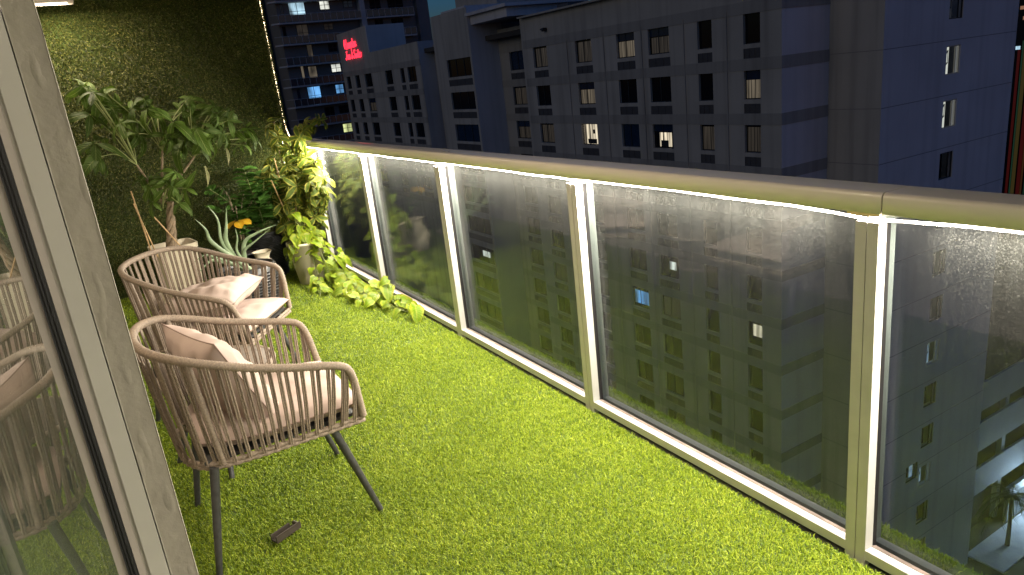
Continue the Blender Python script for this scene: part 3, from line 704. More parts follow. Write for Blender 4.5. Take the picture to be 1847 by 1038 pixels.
# aloe in a dark woven basket
al = thing('potted_aloe', 'spiky grey green aloe in a dark woven basket behind the farther chair', 'potted plant', (.80, 5.45, 0))
MB().lathe([(0, 0), (.17, 0), (.20, .08), (.215, .2), (.205, .33), (.19, .335), (.18, .30)], n=36).build('basket', 'blackpot', al)
wv = MB()
for k in range(15):
    z = .015 + k * .021; r = .17 + .045 * math.sin(math.pi * min(1, (z + .03) / .42)) + .003
    wv.tube([(r * math.cos(a), r * math.sin(a), z) for a in np.linspace(0, 2 * math.pi, 41)], lambda i: .008 * (1.2 if (i + k) % 2 else .8), 5, 0, False)
wv.build('weave', 'blackpot', al)
MB().lathe([(0, .29), (.185, .29)], n=20).build('soil', 'soil', al)
for pl_, r0 in (([(400, 490), (402, 440), (393, 398), (375, 372)], .016), ([(408, 500), (409, 440), (408, 408), (408, 376)], .022), ([(396, 480), (385, 440), (371, 415), (352, 396)], .018), ([(412, 470), (440, 440), (465, 420), (498, 406)], .019), ([(418, 475), (440, 455), (460, 436), (486, 414)], .015), ([(412, 480), (428, 455), (428, 430), (424, 412)], .012), ([(395, 475), (380, 462), (366, 462), (340, 482)], .014), ([(415, 480), (390, 470), (372, 478), (352, 500)], .014)):
    P = [at(u, v, 5.45 - .02 * i) for i, (u, v) in enumerate(pl_)]; P[0] = al.location + V((rnd.uniform(-.03, .03), rnd.uniform(-.03, .03), .30))
    P = catmull(P, 6); n = len(P)
    MB().tube([p - al.location for p in P], [max(.0015, r0 * (1 - (i / (n - 1)) ** 1.6)) for i in range(n)], 8, 0, True, False, True, .45).build('blade', 'aloe', al)

# ribbed black pot with a glossy dark shrub
zz = thing('potted_dark_shrub', 'glossy dark leaved shrub in a ribbed black pot against the turf wall', 'potted plant', (1.16, 6.38, 0))
prof_ = [(0, 0), (.125, 0)]
for k in range(26): prof_ += [(.126 + .001 * k, .01 + k * .0145), (.131 + .001 * k, .014 + k * .0145), (.131 + .001 * k, .02 + k * .0145)]
prof_ += [(.165, .39), (.165, .405), (.15, .405), (.148, .38)]
MB().lathe(prof_, n=36, smooth=False).build('pot', 'blackpot', zz)
MB().lathe([(0, .375), (.15, .375)], n=20).build('soil', 'soil', zz)
vs, fs, uv = leaf(.12, .07, .5, .25, 'oval', 5); ZL = MB().add(vs, fs, 0, uv, True).mesh('leaf', 'l_zz')
vs, fs, uv = leaf(.10, .07, .3, .2, 'oval', 5); YL = MB().add(vs, fs, 0, uv, True).mesh('leaf', 'l_yel')
for k in range(17):
    a = rnd.uniform(0, 6.28); lean = rnd.uniform(.08, .34); H_ = rnd.uniform(.20, .55)
    base = V((.05 * math.cos(a), .05 * math.sin(a), .375)); top = base + V((lean * math.cos(a), min(lean * math.sin(a), .22), H_))
    P = catmull([base, base.lerp(top, .5) + V((0, 0, .05)), top], 6)
    MB().tube(P, .0055, 5, 0, False).build('stem', 'stem', zz)
    for i in range(3, 13):
        p = P[i]
        for s in (-1, 1):
            d = V((math.cos(a + s * 1.3), math.sin(a + s * 1.3) - .2, rnd.uniform(.1, .6)))
            put('leaf', ZL, zz, p, aim(d, rnd.uniform(-.5, .5)), rnd.uniform(.75, 1.15), False)
# small plant with browned and yellow leaves
yp = thing('potted_yellowing_plant', 'small sparse plant with one yellow leaf left of the dark shrub', 'potted plant', (.93, 6.25, 0))
MB().lathe([(0, 0), (.09, 0), (.11, .26), (.12, .262), (.12, .28), (.1, .28)], n=28).build('pot', 'blackpot', yp)
MB().lathe([(0, .265), (.108, .265)], n=20).build('soil', 'soil', yp)
for u, v, y in ((412, 352, 6.3), (440, 345, 6.3), (425, 372, 6.2), (455, 362, 6.25), (430, 400, 6.15), (445, 390, 6.25), (405, 340, 6.35), (462, 340, 6.3)):
    p = at(u, v, y) - yp.location; P = catmull([V((0, 0, .265)), V((p.x * .4, p.y * .4, .2 + p.z * .5)), p], 5)
    MB().tube(P, .004, 5, 0, False).build('stem', 'bark', yp)
    for i in (2, 3, 4, 5, 6, 7, 8, 9):
        if i < len(P) and rnd.random() < .9:
            put('leaf', ZL, yp, P[i], aim((rnd.uniform(-1, 1), rnd.uniform(-1, .2), rnd.uniform(-.1, .5)), rnd.uniform(-.6, .6)), rnd.uniform(.5, .9), False)
for du, dr in ((422, (-.5, -.6, -.2)), (433, (.5, -.7, -.1)), (428, (0, -.9, -.3))): put('leaf', YL, yp, at(du, 399, 6.12), aim(dr, .3), 1.15)

# variegated umbrella plant in the corner by the rail
sch = thing('potted_umbrella_plant', 'tall variegated umbrella plant in the corner under the handrail', 'potted plant', (1.44, 6.28, 0))
MB().lathe([(0, 0), (.11, 0), (.14, .30), (.15, .302), (.15, .325), (.132, .325)], n=30).build('pot', 'blackpot', sch)
MB().lathe([(0, .31), (.136, .31)], n=20).build('soil', 'soil', sch)
SCH = [palmate('leaf', n, L, W, d, ['l_schef', 'petiole'], s, .035, 330, up, 'oval') for n, L, W, d, s, up in ((7, .115, .046, .9, 21, -5), (7, .10, .040, 1.3, 22, -15), (6, .125, .050, 1.1, 23, 5), (6, .09, .038, .8, 24, 12), (5, .11, .046, 1.5, 25, -20))]
stems = [[(.0, 0, .31), (-.02, -.02, .7), (-.06, -.05, 1.06), (-.055, -.06, 1.30)], [(.02, 0, .31), (.05, -.03, .7), (.10, -.10, 1.0), (.18, -.10, 1.17), (.27, -.08, 1.27)], [(0, -.02, .31), (-.08, -.08, .6), (-.13, -.12, .9)], [(.02, -.02, .31), (.09, -.09, .6), (.14, -.14, .86)], [(0, 0, .31), (.0, -.12, .6), (.02, -.18, .92)], [(0, 0, .31), (.05, -.1, .5), (.10, -.22, .72)], [(0, 0, .31), (-.05, -.12, .5), (-.07, -.22, .72)], [(0, 0, .31), (.08, -.05, .6), (.13, -.10, 1.0)], [(0, 0, .31), (-.1, -.05, .55), (-.16, -.08, .72), (-.19, -.1, .95)], [(0, -.03, .31), (.04, -.25, .6), (.07, -.42, .92)], [(0, -.03, .31), (.07, -.2, .5), (.11, -.40, .70)], [(0, -.03, .31), (-.06, -.2, .5), (-.05, -.36, .84)], [(0, 0, .31), (.10, -.1, .6), (.13, -.26, 1.0)], [(0, -.05, .31), (.06, -.35, .55), (.08, -.60, .84)], [(0, -.05, .31), (.09, -.3, .65), (.10, -.52, .98)]]
for S in stems:
    P = catmull(S, 8); MB().tube(P, lambda i: .0085 - .0002 * i, 6, 0, False).build('stem', 'bark', sch)
    n = len(P); cnt = 15 + n // 3
    for k in range(cnt):
        f = .26 + .74 * k / (cnt - 1); p = P[int(f * (n - 1))].copy(); a = rnd.uniform(0, 6.28) ; r = rnd.uniform(.03, .12) * (1.25 - .6 * f)
        q = p + V((r * math.cos(a), r * math.sin(a) - .02, rnd.uniform(0, .04)))
        gx = q.x + sch.location.x
        if gx > 1.57 and q.z < 1.16: q.x = 1.57 - sch.location.x - rnd.uniform(0, .03)
        put('leaf', rnd.choice(SCH), sch, q, aimxz((math.cos(a), math.sin(a), rnd.uniform(-.4, .2)), (.5 * math.cos(a), .5 * math.sin(a) - .55, .6 + rnd.uniform(-.4, .3))), rnd.uniform(.8, 1.2), False)
for p, q in (((1.30, 6.1, 1.02), (1.36, 6.2, .33)), ((1.47, 6.05, .86), (1.45, 6.2, .33)), ((1.22, 6.0, .86), (1.37, 6.2, .33))):
    MB().tube([V(p) - sch.location, V(q) - sch.location], .0048, 6).build('stake', 'bamboo', sch)
tg = MB().box(-.04, .04, -.002, .002, -.06, .06); o = tg.build('plant_tag', mat('blue_grey_tag', (.12, .16, .24), .5), sch); o.location = (-.02, -.1, .72); o.rotation_euler = (.2, .1, .3)

# pothos in a tapered cream pot, vines trailing over the grass
po = thing('potted_pothos', 'lime green pothos spilling from a tapered cream pot onto the grass', 'potted plant', (1.345, 5.82, 0))
MB().lathe([(0, 0), (.092, 0), (.1, .006), (.142, .33), (.150, .332), (.150, .352), (.138, .352), (.134, .32)], n=36).build('pot', 'cream', po)
MB().lathe([(0, .318), (.135, .318)], n=20).build('soil', 'soil', po)
HL = []
for k, (L, W, d) in enumerate(((.10, .08, .8), (.088, .07, 1.2), (.122, .096, 1.0), (.072, .058, .6))):
    vs, fs, uv = leaf(L, W, d, .3, 'heart', 6, 0, .05, k); HL.append(MB().add(vs, fs, 0, uv, True).mesh('leaf', 'l_pothos'))
def vine(P, step, spread, upb):
    P = resample(catmull(P, 8), 60); MB().tube([p - po.location for p in P], .0026, 5, 0, False).build('vine', 'stem', po)
    L = sum((b - a).length for a, b in zip(P, P[1:])); n = max(2, int(L / step))
    for k in range(n):
        p = P[min(59, int((k + .5) / n * 59))]; a = rnd.uniform(0, 6.28)
        off = V((math.cos(a), math.sin(a), 0)) * rnd.uniform(.2, 1) * spread + V((0, 0, rnd.uniform(.2, 1) * upb))
        q = p + off; q.z = max(q.z, .035); q.x = min(q.x, 1.60)
        d = V((math.cos(a) * .8, math.sin(a) * .6 - .35, rnd.uniform(-.75, .15)))
        if q.z < .09: d.z = rnd.uniform(-.2, .35)
        put('leaf', rnd.choice(HL), po, q, aimxz(d, (.3 * math.cos(a) + rnd.uniform(-.3, .3), -.45 + rnd.uniform(-.3, .3), .75)), rnd.uniform(.8, 1.2))
        MB().tube([p - po.location, p.lerp(q, .5) + V((0, 0, .012)) - po.location, q - po.location], .0016, 4, 0, False).build('petiole', 'stem', po)
c = po.location + V((0, 0, .33))
for k in range(11):
    a = k * 2 * math.pi / 11 + rnd.uniform(-.2, .2); r = rnd.uniform(.08, .16)
    e = c + V((r * 1.3 * math.cos(a), r * 1.3 * math.sin(a), rnd.uniform(-.10, .02) if -2.2 < math.atan2(math.sin(a), math.cos(a)) < -1.0 else rnd.uniform(-.26, -.06))); e.x = min(e.x, 1.57)
    vine([c + V((.03 * math.cos(a), .03 * math.sin(a), 0)), c + V((r * math.cos(a) * .7, r * math.sin(a) * .7, .07)), e], .036, .055, .04)
for k in range(5):
    a = rnd.uniform(0, 6.28); e = c + V((.07 * math.cos(a), .07 * math.sin(a) - .03, rnd.uniform(.12, .28)))
    vine([c, c.lerp(e, .5) + V((.03, 0, 0)), e], .05, .05, .02)
gz = .03
vine([c + V((.1, -.05, .02)), V((1.50, 5.62, .22)), V((1.52, 5.5, .06)), V((1.50, 5.2, gz)), V((1.47, 4.95, gz)), V((1.545, 4.70, gz)), V((1.59, 4.55, .04)), V((1.56, 4.36, gz)), V((1.60, 4.18, .06))], .038, .06, .06)
vine([c + V((.05, -.1, .02)), V((1.42, 5.6, .2)), V((1.42, 5.5, .05)), V((1.48, 5.32, gz)), V((1.50, 5.0, gz)), V((1.58, 4.86, .05)), V((1.60, 4.72, .10)), V((1.60, 4.60, .15))], .038, .055, .06)
vine([c + V((0, -.1, .02)), V((1.34, 5.62, .16)), V((1.32, 5.5, .04)), V((1.24, 5.22, gz))], .05, .05, .05)
vine([V((1.48, 5.3, gz)), V((1.40, 5.05, gz)), V((1.44, 4.78, gz)), V((1.52, 4.58, gz)), V((1.56, 4.40, gz))], .045, .05, .04)
# pale bag beside the ribbed pot
bagm = MB(); 
bagm.lathe([(0, 0), (.075, 0), (.10, .05), (.105, .13), (.085, .20), (.05, .24), (.062, .28), (.07, .30)], n=22, sq=3)
bagm.v = [(x + .018 * noise.noise(V((x * 14, y * 14, z * 14))), y + .018 * noise.noise(V((x * 14 + 9, y * 14, z * 14))), z) for x, y, z in bagm.v]
b = bagm.build('cloth_bag', 'cream'); b.location = (1.03, 6.02, 0); tag(b, 'crumpled pale bag standing beside the ribbed black pot', 'bag')

# ------------------------------------------------------------------ hotel across the street
ho = thing('hotel_building', 'grey stucco hotel with rows of windows and a red neon sign', 'building', (31.6, 22.669, GZ))
HL_ = ho.location
def hpart(mb, name, mats, parent=None):
    mb.v = [(p[0] - HL_.x, p[1] - HL_.y, p[2] - HL_.z) for p in mb.v]
    return mb.build(name, mats, parent or ho)
def facade_x(X, y0, y1, z0, z1, holes, depth=.22):     # wall facing -x with real openings and reveals
    ys = sorted({y0, y1} | {h[0] for h in holes} | {h[1] for h in holes}); zs = sorted({z0, z1} | {h[2] for h in holes} | {h[3] for h in holes})
    mb = MB(); inh = lambda y, z: any(h[0] < y < h[1] and h[2] < z < h[3] for h in holes)
    for a, b in zip(ys, ys[1:]):
        run = None
        for c, d in list(zip(zs, zs[1:])) + [(None, None)]:
            solid = c is not None and not inh((a + b) / 2, (c + d) / 2)
            if solid: run = (run[0], d) if run else (c, d)
            elif run: mb.add([(X, a, run[0]), (X, b, run[0]), (X, b, run[1]), (X, a, run[1])], [(0, 3, 2, 1)]); run = None
    for a, b, c, d in holes:
        k = X + depth
        mb.add([(X, a, c), (X, b, c), (X, b, d), (X, a, d), (k, a, c), (k, b, c), (k, b, d), (k, a, d)], [(0, 1, 5, 4), (1, 2, 6, 5), (2, 3, 7, 6), (3, 0, 4, 7)])
    return mb
wcache = {}
def hotel_window(X, a, b, c, d, panes, kind, tie=.15):
    W = b - a; H_ = d - c; key = (round(W, 1), panes)
    f = wcache.get(key)
    if f is None:
        mb = MB(); e = .05
        mb.box(0, .06, -W / 2, W / 2, 0, e).box(0, .06, -W / 2, W / 2, H_ - e, H_).box(0, .06, -W / 2, -W / 2 + e, e, H_ - e).box(0, .06, W / 2 - e, W / 2, e, H_ - e)
        for k in range(1, panes): q = -W / 2 + W * (k / panes) + (.12 if panes == 2 else 0); mb.box(-.01, .05, q - .03, q + .03, e, H_ - e)
        f = (mb.mesh('window', 'wframe'), {})
        wcache[key] = f
    o = link('window', f[0], ho); o.location = V((X + tie, (a + b) / 2, c)) - HL_
    def sub(nm, mk, x, y0, y1, z0, z1, key2):
        me = f[1].get((nm, key2))
        if me is None: me = f[1][(nm, key2)] = MB().box(x, x + .01, y0, y1, z0, z1).mesh(nm, mk)
        return link(nm, me, o)
    blue = kind in ('blue', 'bluecur', 'blueroom')
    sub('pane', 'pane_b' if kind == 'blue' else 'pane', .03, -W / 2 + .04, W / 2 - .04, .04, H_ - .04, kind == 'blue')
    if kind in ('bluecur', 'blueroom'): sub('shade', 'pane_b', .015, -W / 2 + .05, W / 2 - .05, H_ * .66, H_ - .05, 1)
    if kind in ('cur', 'bluecur'): sub('curtain', 'cur_dim', .018, -W / 2 + .05, W / 2 * .85, .06, H_ * (.64 if kind == 'bluecur' else .9), kind)
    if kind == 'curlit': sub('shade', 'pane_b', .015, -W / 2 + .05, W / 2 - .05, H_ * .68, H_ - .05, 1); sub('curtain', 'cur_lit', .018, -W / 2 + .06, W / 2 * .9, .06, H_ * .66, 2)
    if kind == 'room': sub('lit_room', 'room_lit', .018, -W / 2 + .2, W / 2 - .06, .06, H_ - .08, 3); sub('curtain', 'cur_lit', .012, W / 2 - .34, W / 2 - .07, .06, H_ - .08, 5); sub('furniture', 'wframe', .008, -W / 2 + .35, W / 2 - .5, .08, .42, 9); sub('picture', 'wframe', .008, -W / 2 + .5, -W / 2 + .75, .8, 1.1, 10)
    if kind == 'blueroom': sub('lit_room', 'room_lit', .018, -W / 2 + .3, W / 2 * .5, .10, H_ * .64, 4); sub('furniture', 'wframe', .008, -W / 2 + .6, W / 2 - .6, .10, .5, 11)
    if kind == 'tv': sub('screen_glow', 'room_b', .018, -W / 2 + .2, W / 2 - .15, .25, H_ * .8, 6)
    if kind == 'spot': sub('lit_room', 'room_w', .018, -W / 2 * .55, W / 2 * .1, .55, H_ * .72, 7)
    if kind == 'half': sub('lit_room', 'room_lit', .018, -W / 2 * .8, W / 2 * .5, .55, H_ * .85, 8)
    return o
gr_me = {}
def grille(X, a, b, c, d):
    W = b - a; k = round(W, 1); me = gr_me.get(k)
    if me is None:
        mb = MB().box(0, .03, -W / 2, W / 2, 0, d - c)
        for i in range(6): mb.box(-.035, -.0005, -W / 2 + .04, W / 2 - .04, .04 + i * (d - c) / 6.4, .075 + i * (d - c) / 6.4)
        for q in (-W / 2, -W / 6, W / 6, W / 2 - .03): mb.box(-.045, -.0005, q, q + .03, .0, d - c)
        me = gr_me[k] = mb.mesh('air_grille', 'grille')
    o = link('air_grille', me, ho); o.location = V((X + .035, (a + b) / 2, c)) - HL_
ROWS = 13
zt = lambda i: 2.95 - 2.9 * i
cols_main = [(47.27, 49.22, 2), (41.70, 43.61, 2), (37.16, 38.97, 2), (33.97, 35.85, 2), (30.51, 31.63, 1), (27.12, 28.25, 1)]
kinds = {(2, 0): 'cur', (3, 0): 'cur', (4, 0): 'curlit', (5, 0): 'bluecur', (3, 1): 'curlit', (7, 1): 'curlit', (2, 2): 'cur', (3, 2): 'room', (4, 2): 'blue', (5, 2): 'blueroom', (6, 2): 'cur', (7, 2): 'cur', (1, 0): 'blue', (1, 1): 'cur', (1, 2): 'bluecur',
         (5, 5): 'spot', (4, 6): 'tv', (7, 6): 'half', (2, 4): 'cur', (5, 4): 'cur', (7, 4): 'bluecur', (6, 4): 'bluecur', (5, 6): 'cur', (2, 6): 'cur', (6, 5): 'cur', (3, 6): 'cur', (3, 4): 'cur'}
def wall_run(X, y0, y1, ztop, cols, first, rows, kindf, mname='hwall', zb=GZ):
    holes = []
    for (a, b, n) in cols:
        for i in rows:
            holes.append((a, b, zt(i) - 1.55, zt(i))); holes.append((a, b, zt(i) - 2.34, zt(i) - 1.78))
    hpart(facade_x(X, y0, y1, zb, ztop, holes), 'wall', mname)
    for j, (a, b, n) in enumerate(cols):
        for i in rows:
            hotel_window(X, a, b, zt(i) - 1.55, zt(i), n, kindf(first + j, i)); grille(X, a, b, zt(i) - 2.34, zt(i) - 1.78)
wall_run(31.6, 25.754, 50.5, 5.2, cols_main, 2, range(ROWS), lambda c, i: kinds.get((c, i), 'dark'))
wall_run(33.1, 50.5, 57.0, 4.9, [(52.85, 55.36, 2)], 1, range(ROWS), lambda c, i: kinds.get((c, i), 'dark'), 'hwall2')
wall_run(30.3, 57.0, 64.3, 6.95, [(57.3, 62.0, 3)], 9, range(ROWS), lambda c, i: 'spot' if i == 6 else ('blue' if i in (2,) else 'dark'))
wall_run(31.2, 70.0, 95.1, 5.25, [(92.43, 94.0, 1), (88.95, 90.6, 1), (84.64, 87.04, 2), (78.0, 80.1, 2), (74.48, 75.6, 1), (71.36, 73.6, 2)], 20, range(5), lambda c, i: 'bluecur' if (c, i) == (22, 1) else 'dark')
def quadx(y, x0, x1, z0, z1): return MB().box(x0, x1, y, y + .25, z0, z1)
hpart(quadx(50.5, 31.6, 33.4, GZ, 5.2), 'wall', 'hwall'); hpart(quadx(57.0, 30.302, 33.6, GZ, 6.95), 'wall', 'hwall_sky')
hpart(MB().box(32.9, 33.1, 64.3, 70.0, GZ, 4.8), 'wall', 'hwall2'); hpart(quadx(70.0, 31.202, 33.2, GZ, 5.25), 'wall', 'hwall_sky')
hpart(MB().box(31.602, 35.386, 25.754, 26.0, GZ, 9), 'wall', 'hwall_sky'); hpart(MB().box(35.386, 35.6, 22.672, 25.752, GZ, 10), 'wall', 'hwall')
hpart(MB().box(31.85, 46, 26.2, 95, 4.1, 4.5), 'roof', 'roof')
for (X, a, b, rows) in ((31.6, 25.75, 50.5, range(-1, 12)), (33.1, 50.75, 57, range(-1, 12)), (31.2, 70, 95.1, range(-1, 5))):
    for i in rows:
        hpart(MB().box(X - .03, X - .002, a, b, .03 - 2.9 * i, .65 - 2.9 * i), 'band', 'hband')
for i in range(-2, 12): hpart(MB().box(31.57, 35.386, 25.722, 25.752, .03 - 2.9 * i, .65 - 2.9 * i), 'band', 'hband')
for i in range(-3, 12):
    hpart(MB().box(35.38, 35.385, 22.68, 25.7, .36 - 2.9 * i, .40 - 2.9 * i).box(35.4, 48.2, 22.664, 22.6685, .36 - 2.9 * i, .40 - 2.9 * i), 'joint', 'hjoint')
for yy in (44.6, 40.3, 36.45, 32.7, 29.4):
    hpart(MB().tube([(31.555, yy, GZ), (31.555, yy, 3.2)], .03, 6), 'downpipe', 'hwall2')
hpart(MB().box(31.3, 31.6, 47.0, 47.3, 3.95, 4.2).box(31.2, 31.5, 46.95, 47.35, 4.05, 4.15), 'wall_camera', 'wframe')
for yy in (46, 39, 33, 28): hpart(MB().box(33, 34.2, yy, yy + 1.4, 4.5, 5.75), 'roof_unit', 'grille')
# end wall with stair windows
def facade_y(Y, x0, x1, z0, z1, holes, depth=.3):
    mb = facade_x(Y, x0, x1, z0, z1, holes, depth)
    mb.v = [(p[1], p[0], p[2]) for p in mb.v]; mb.f = [f[::-1] for f in mb.f]; return mb
sholes = [(41.08, 42.42, .10 + 2.9 - 2.9 * i - 1.53, .10 + 2.9 - 2.9 * i) for i in range(-1, 13)]
sholes += [(39.6, 40.9, -26.6, -25.4)]
hpart(facade_y(22.669, 35.386, 48.24, GZ, 10, sholes, .3), 'wall', 'hwall_sky')
hpart(MB().box(48.04, 48.24, 22.9, 60, GZ, 10), 'wall', 'hwall_sky')
for k, (a, b, c, d) in enumerate(sholes):
    kind = {1: 'dim', 2: 'lit', 3: 'lit', 8: 'blue', 11: 'blue', 6: 'dim', 7: 'dim'}.get(k, 'dark')
    mb = MB(); e = .06
    mb.box(a, b, 22.72, 22.78, c, c + e).box(a, b, 22.72, 22.78, d - e, d).box(a, a + e, 22.72, 22.78, c + e, d - e).box(b - e, b, 22.72, 22.78, c + e, d - e).box(b - .42, b - .36, 22.72, 22.78, c + e, d - e)
    f = hpart(mb, 'window', 'wframe' if kind in ('dark', 'dim') else 'white')
    q = lambda mb, nm, mk: rel2(mb, nm, mk, f)
    def rel2(mb, nm, mk, par):
        mb.v = [(p[0] - HL_.x, p[1] - HL_.y, p[2] - HL_.z) for p in mb.v]; return mb.build(nm, mk, par)
    rel2(MB().box(a, b, 23.3, 23.35, c - .3, d + .3), 'stairwell', {'dark': 'pane', 'dim': 'stair_dim', 'lit': 'stairw', 'blue': 'stairb'}[kind], f)
    if kind != 'dark':
        mb = MB(); x0, x1 = a + .05, b - .45
        mb.tube([(x0, 23.1, c + .35), (x1, 23.1, d - .25)], .03, 5); mb.tube([(x0, 23.1, c + .05), (x1, 23.1, d - .9)], .035, 5)
        for i in range(7): t = i / 6; x = x0 + (x1 - x0) * t; mb.tube([(x, 23.1, c + .05 + (d - c - .95) * t), (x, 23.1, c + .35 + (d - c - .6) * t)], .018, 4)
        rel2(mb, 'stair_rail', 'wframe', f)
# parapets, penthouses, sign
hpart(MB().box(31.2, 33.0, 84.3, 95.1, 5.252, 8.25), 'parapet', 'hwall')
hpart(MB().box(31.203, 36.0, 84.05, 84.298, 5.252, 8.25), 'parapet', 'hwall_sky')
hpart(MB().box(30.29, 38, 57.26, 61.9, 6.952, 7.1).box(30.6, 38, 50.9, 57.2, 5.5, 6.2).box(30.2, 38, 50.4, 57.25, 6.21, 6.45), 'penthouse', 'hwall_sky')
hpart(MB().box(31.15, 31.59, 26, 50.4, 5.2, 5.32).box(34, 44, 58, 66, 4.5, 9.5), 'coping', 'hwall')
GL = {  # single-stroke script letters, x 0..1 wide unit, y 0 base, 1 cap height, below 0 descender
 'H': (1.25, [[(.0, .15), (-.12, .5), (.05, .95), (.25, 1.0), (.22, .5), (.12, .0)], [(.95, 1.05), (.82, .5), (.75, .0), (.95, -.05)], [(.1, .5), (.85, .55)]]),
 'a': (.62, [[(.5, .5), (.25, .6), (.03, .3), (.15, .0), (.42, .2), (.5, .52), (.48, .05), (.62, .1)]]),
 'm': (.95, [[(.0, .5), (.1, .55), (.08, .0), (.18, .45), (.36, .55), (.36, .0), (.46, .45), (.64, .55), (.66, .05), (.9, .15)]]),
 'p': (.65, [[(.0, .5), (.12, .6), (.05, -.45)], [(.1, .4), (.3, .6), (.5, .4), (.4, .05), (.12, .05)]]),
 't': (.45, [[(.2, 1.0), (.12, .2), (.25, .0), (.42, .1)], [(.0, .62), (.4, .66)]]),
 'o': (.6, [[(.3, .58), (.05, .3), (.2, .0), (.48, .2), (.4, .55), (.3, .58), (.6, .5)]]),
 'n': (.75, [[(.0, .5), (.1, .55), (.08, .0), (.2, .45), (.42, .55), (.45, .05), (.7, .2)]]),
 'I': (.7, [[(.5, 1.0), (.35, .4), (.1, .0), (-.1, .25)], [(.25, 1.0), (.75, 1.05)]]),
 '&': (.8, [[(.7, .1), (.3, .6), (.4, .8), (.5, .65), (.15, .25), (.25, .0), (.6, .3)]]),
 'S': (.8, [[(.75, .9), (.45, 1.05), (.2, .75), (.5, .45), (.4, .05), (.0, .1), (-.05, .35)]]),
 'u': (.7, [[(.05, .55), (.08, .1), (.3, .05), (.48, .5), (.48, .05), (.68, .15)]]),
 'i': (.35, [[(.1, .55), (.1, .08), (.3, .12)], [(.12, .8), (.14, .86)]]),
 'e': (.55, [[(.1, .3), (.45, .4), (.3, .6), (.05, .3), (.25, .0), (.52, .15)]]),
 's': (.5, [[(.4, .5), (.15, .55), (.35, .25), (.1, .02)]]), ' ': (.3, [])}
def sign_line(txt, yl, yr, zb, cap):
    tot = sum(GL[ch][0] for ch in txt); sx = (yl - yr) / tot; x = 0; mb = MB()
    for ch in txt:
        wd, st_ = GL[ch]
        for s in st_:
            P = catmull([(31.1, yl - (x + px + .12 * py) * sx, zb + py * cap) for px, py in s], 5) if len(s) > 1 else []
            mb.tube(P, .055, 5)
        x += wd
    return hpart(mb, 'sign_lettering', 'sign')
sign_line('Hampton', 92.4, 87.9, 6.25, 1.05)
sign_line('Inn & Suites', 92.5, 86.6, 4.95, .95)

# ------------------------------------------------------------------ apartment tower behind the hotel
ap = thing('apartment_tower', 'dark apartment tower with railed balconies and a few lit windows', 'building', (27.4, 111, GZ))
def apart(mb, nm, mk, par=None):
    mb.v = [(p[0] - 27.4, p[1] - 111, p[2] - GZ) for p in mb.v]; return mb.build(nm, mk, par or ap)
apart(MB().box(28.6, 50.5, 112.5, 130, GZ, 45), 'wall', 'twall')
apart(MB().box(40.9, 41.7, 111.2, 112.49, GZ, 45), 'pier', 'tslab')
apart(MB().box(50.5, 52.5, 111.5, 130, GZ, 40), 'wall', 'twall')
slabs = [11.6 + 2.98 * k for k in range(2, -9, -1)]
def slab_prof(x0, x1, ch, z):
    pts = [(x0 + ch, 111), (x1, 111), (x1, 112.498), (x0, 112.498), (x0, 111 + ch)]
    n = len(pts); mb = MB(); vs = [(a, b, z - .22) for a, b in pts] + [(a, b, z) for a, b in pts]
    mb.add(vs, [tuple(range(n))[::-1], tuple(range(n, 2 * n))] + [(i, (i + 1) % n, n + (i + 1) % n, n + i) for i in range(n)]); return mb, pts
for z in slabs:
    for (x0, x1, ch) in ((27.4, 40.9, .9), (41.7, 49.7, .1)):
        mb, pts = slab_prof(x0, x1, ch, z); s = apart(mb, 'balcony', 'tslab')
        r = MB(); edge = [pts[4], pts[0], pts[1], pts[2]]
        r.tube([(a, b + .04, z + 1.08) for a, b in edge], .03, 4, smooth=False)
        L = int(x1 - x0)
        for i in range(L + 1): x = x0 + ch + (x1 - x0 - ch) * i / L; r.box(x - .025, x + .025, 111.02, 111.07, z, z + 1.06)
        r.mi = [0] * len(r.mi)
        r.box(x0 + ch, x1, 111.075, 111.09, z + .08, z + 1.0, 1)
        l = ap.location; r.v = [(p[0] - 27.4, p[1] - 111, p[2] - GZ) for p in r.v]; r.build('balcony_railing', ['trail', 'tglass'], s)
tw_w = [(30.4, 32.8, 12.0, 14.4, 'room_c', 2), (35.1, 36.6, 13.2, 14.5, 'room_w', 2), (31.0, 32.7, 9.0, 11.3, 'cur_dim', 2), (35.2, 36.6, 10.3, 11.2, 'cur_dim', 2), (32.0, 32.8, 6.2, 8.4, 'cur_lit', 1), (30.5, 30.95, 3.5, 5.5, 'cur_lit', 1), (31.6, 32.9, 2.8, 5.3, 'cur_lit', 1), (35.2, 36.7, 4.1, 5.3, 'room_w', 2), (30.9, 32.9, -.3, 2.35, 'room_b', 2), (35.3, 36.6, .9, 2.25, 'room_b', 3), (35.4, 36.9, -5.1, -3.75, 'room_y', 2), (38.8, 40.3, 13.3, 14.4, 'pane_b', 2), (43.4, 44.8, 9.0, 11.3, 'pane_m', 2), (29.1, 29.6, 12.6, 14.4, 'pane_b', 2), (35.3, 36.7, 7.1, 8.3, 'pane_m', 2), (33, 34.5, -3.2, -.9, 'pane_m', 2), (43.0, 44.8, 12.1, 14.4, 'pane_m', 2), (46.0, 48.6, 12.1, 14.4, 'pane_m', 2), (46.2, 48.2, 9.0, 11.3, 'pane_m', 2), (47.4, 48.2, 6.0, 8.4, 'cur_lit', 1), (35.3, 36.8, -2.1, -.9, 'pane_m', 2), (36.0, 38.0, -9, -7.6, 'room_c', 2), (28.9, 29.4, 9.6, 11.2, 'pane_m', 1), (29.3, 29.7, .4, 2.2, 'pane_b', 1)]
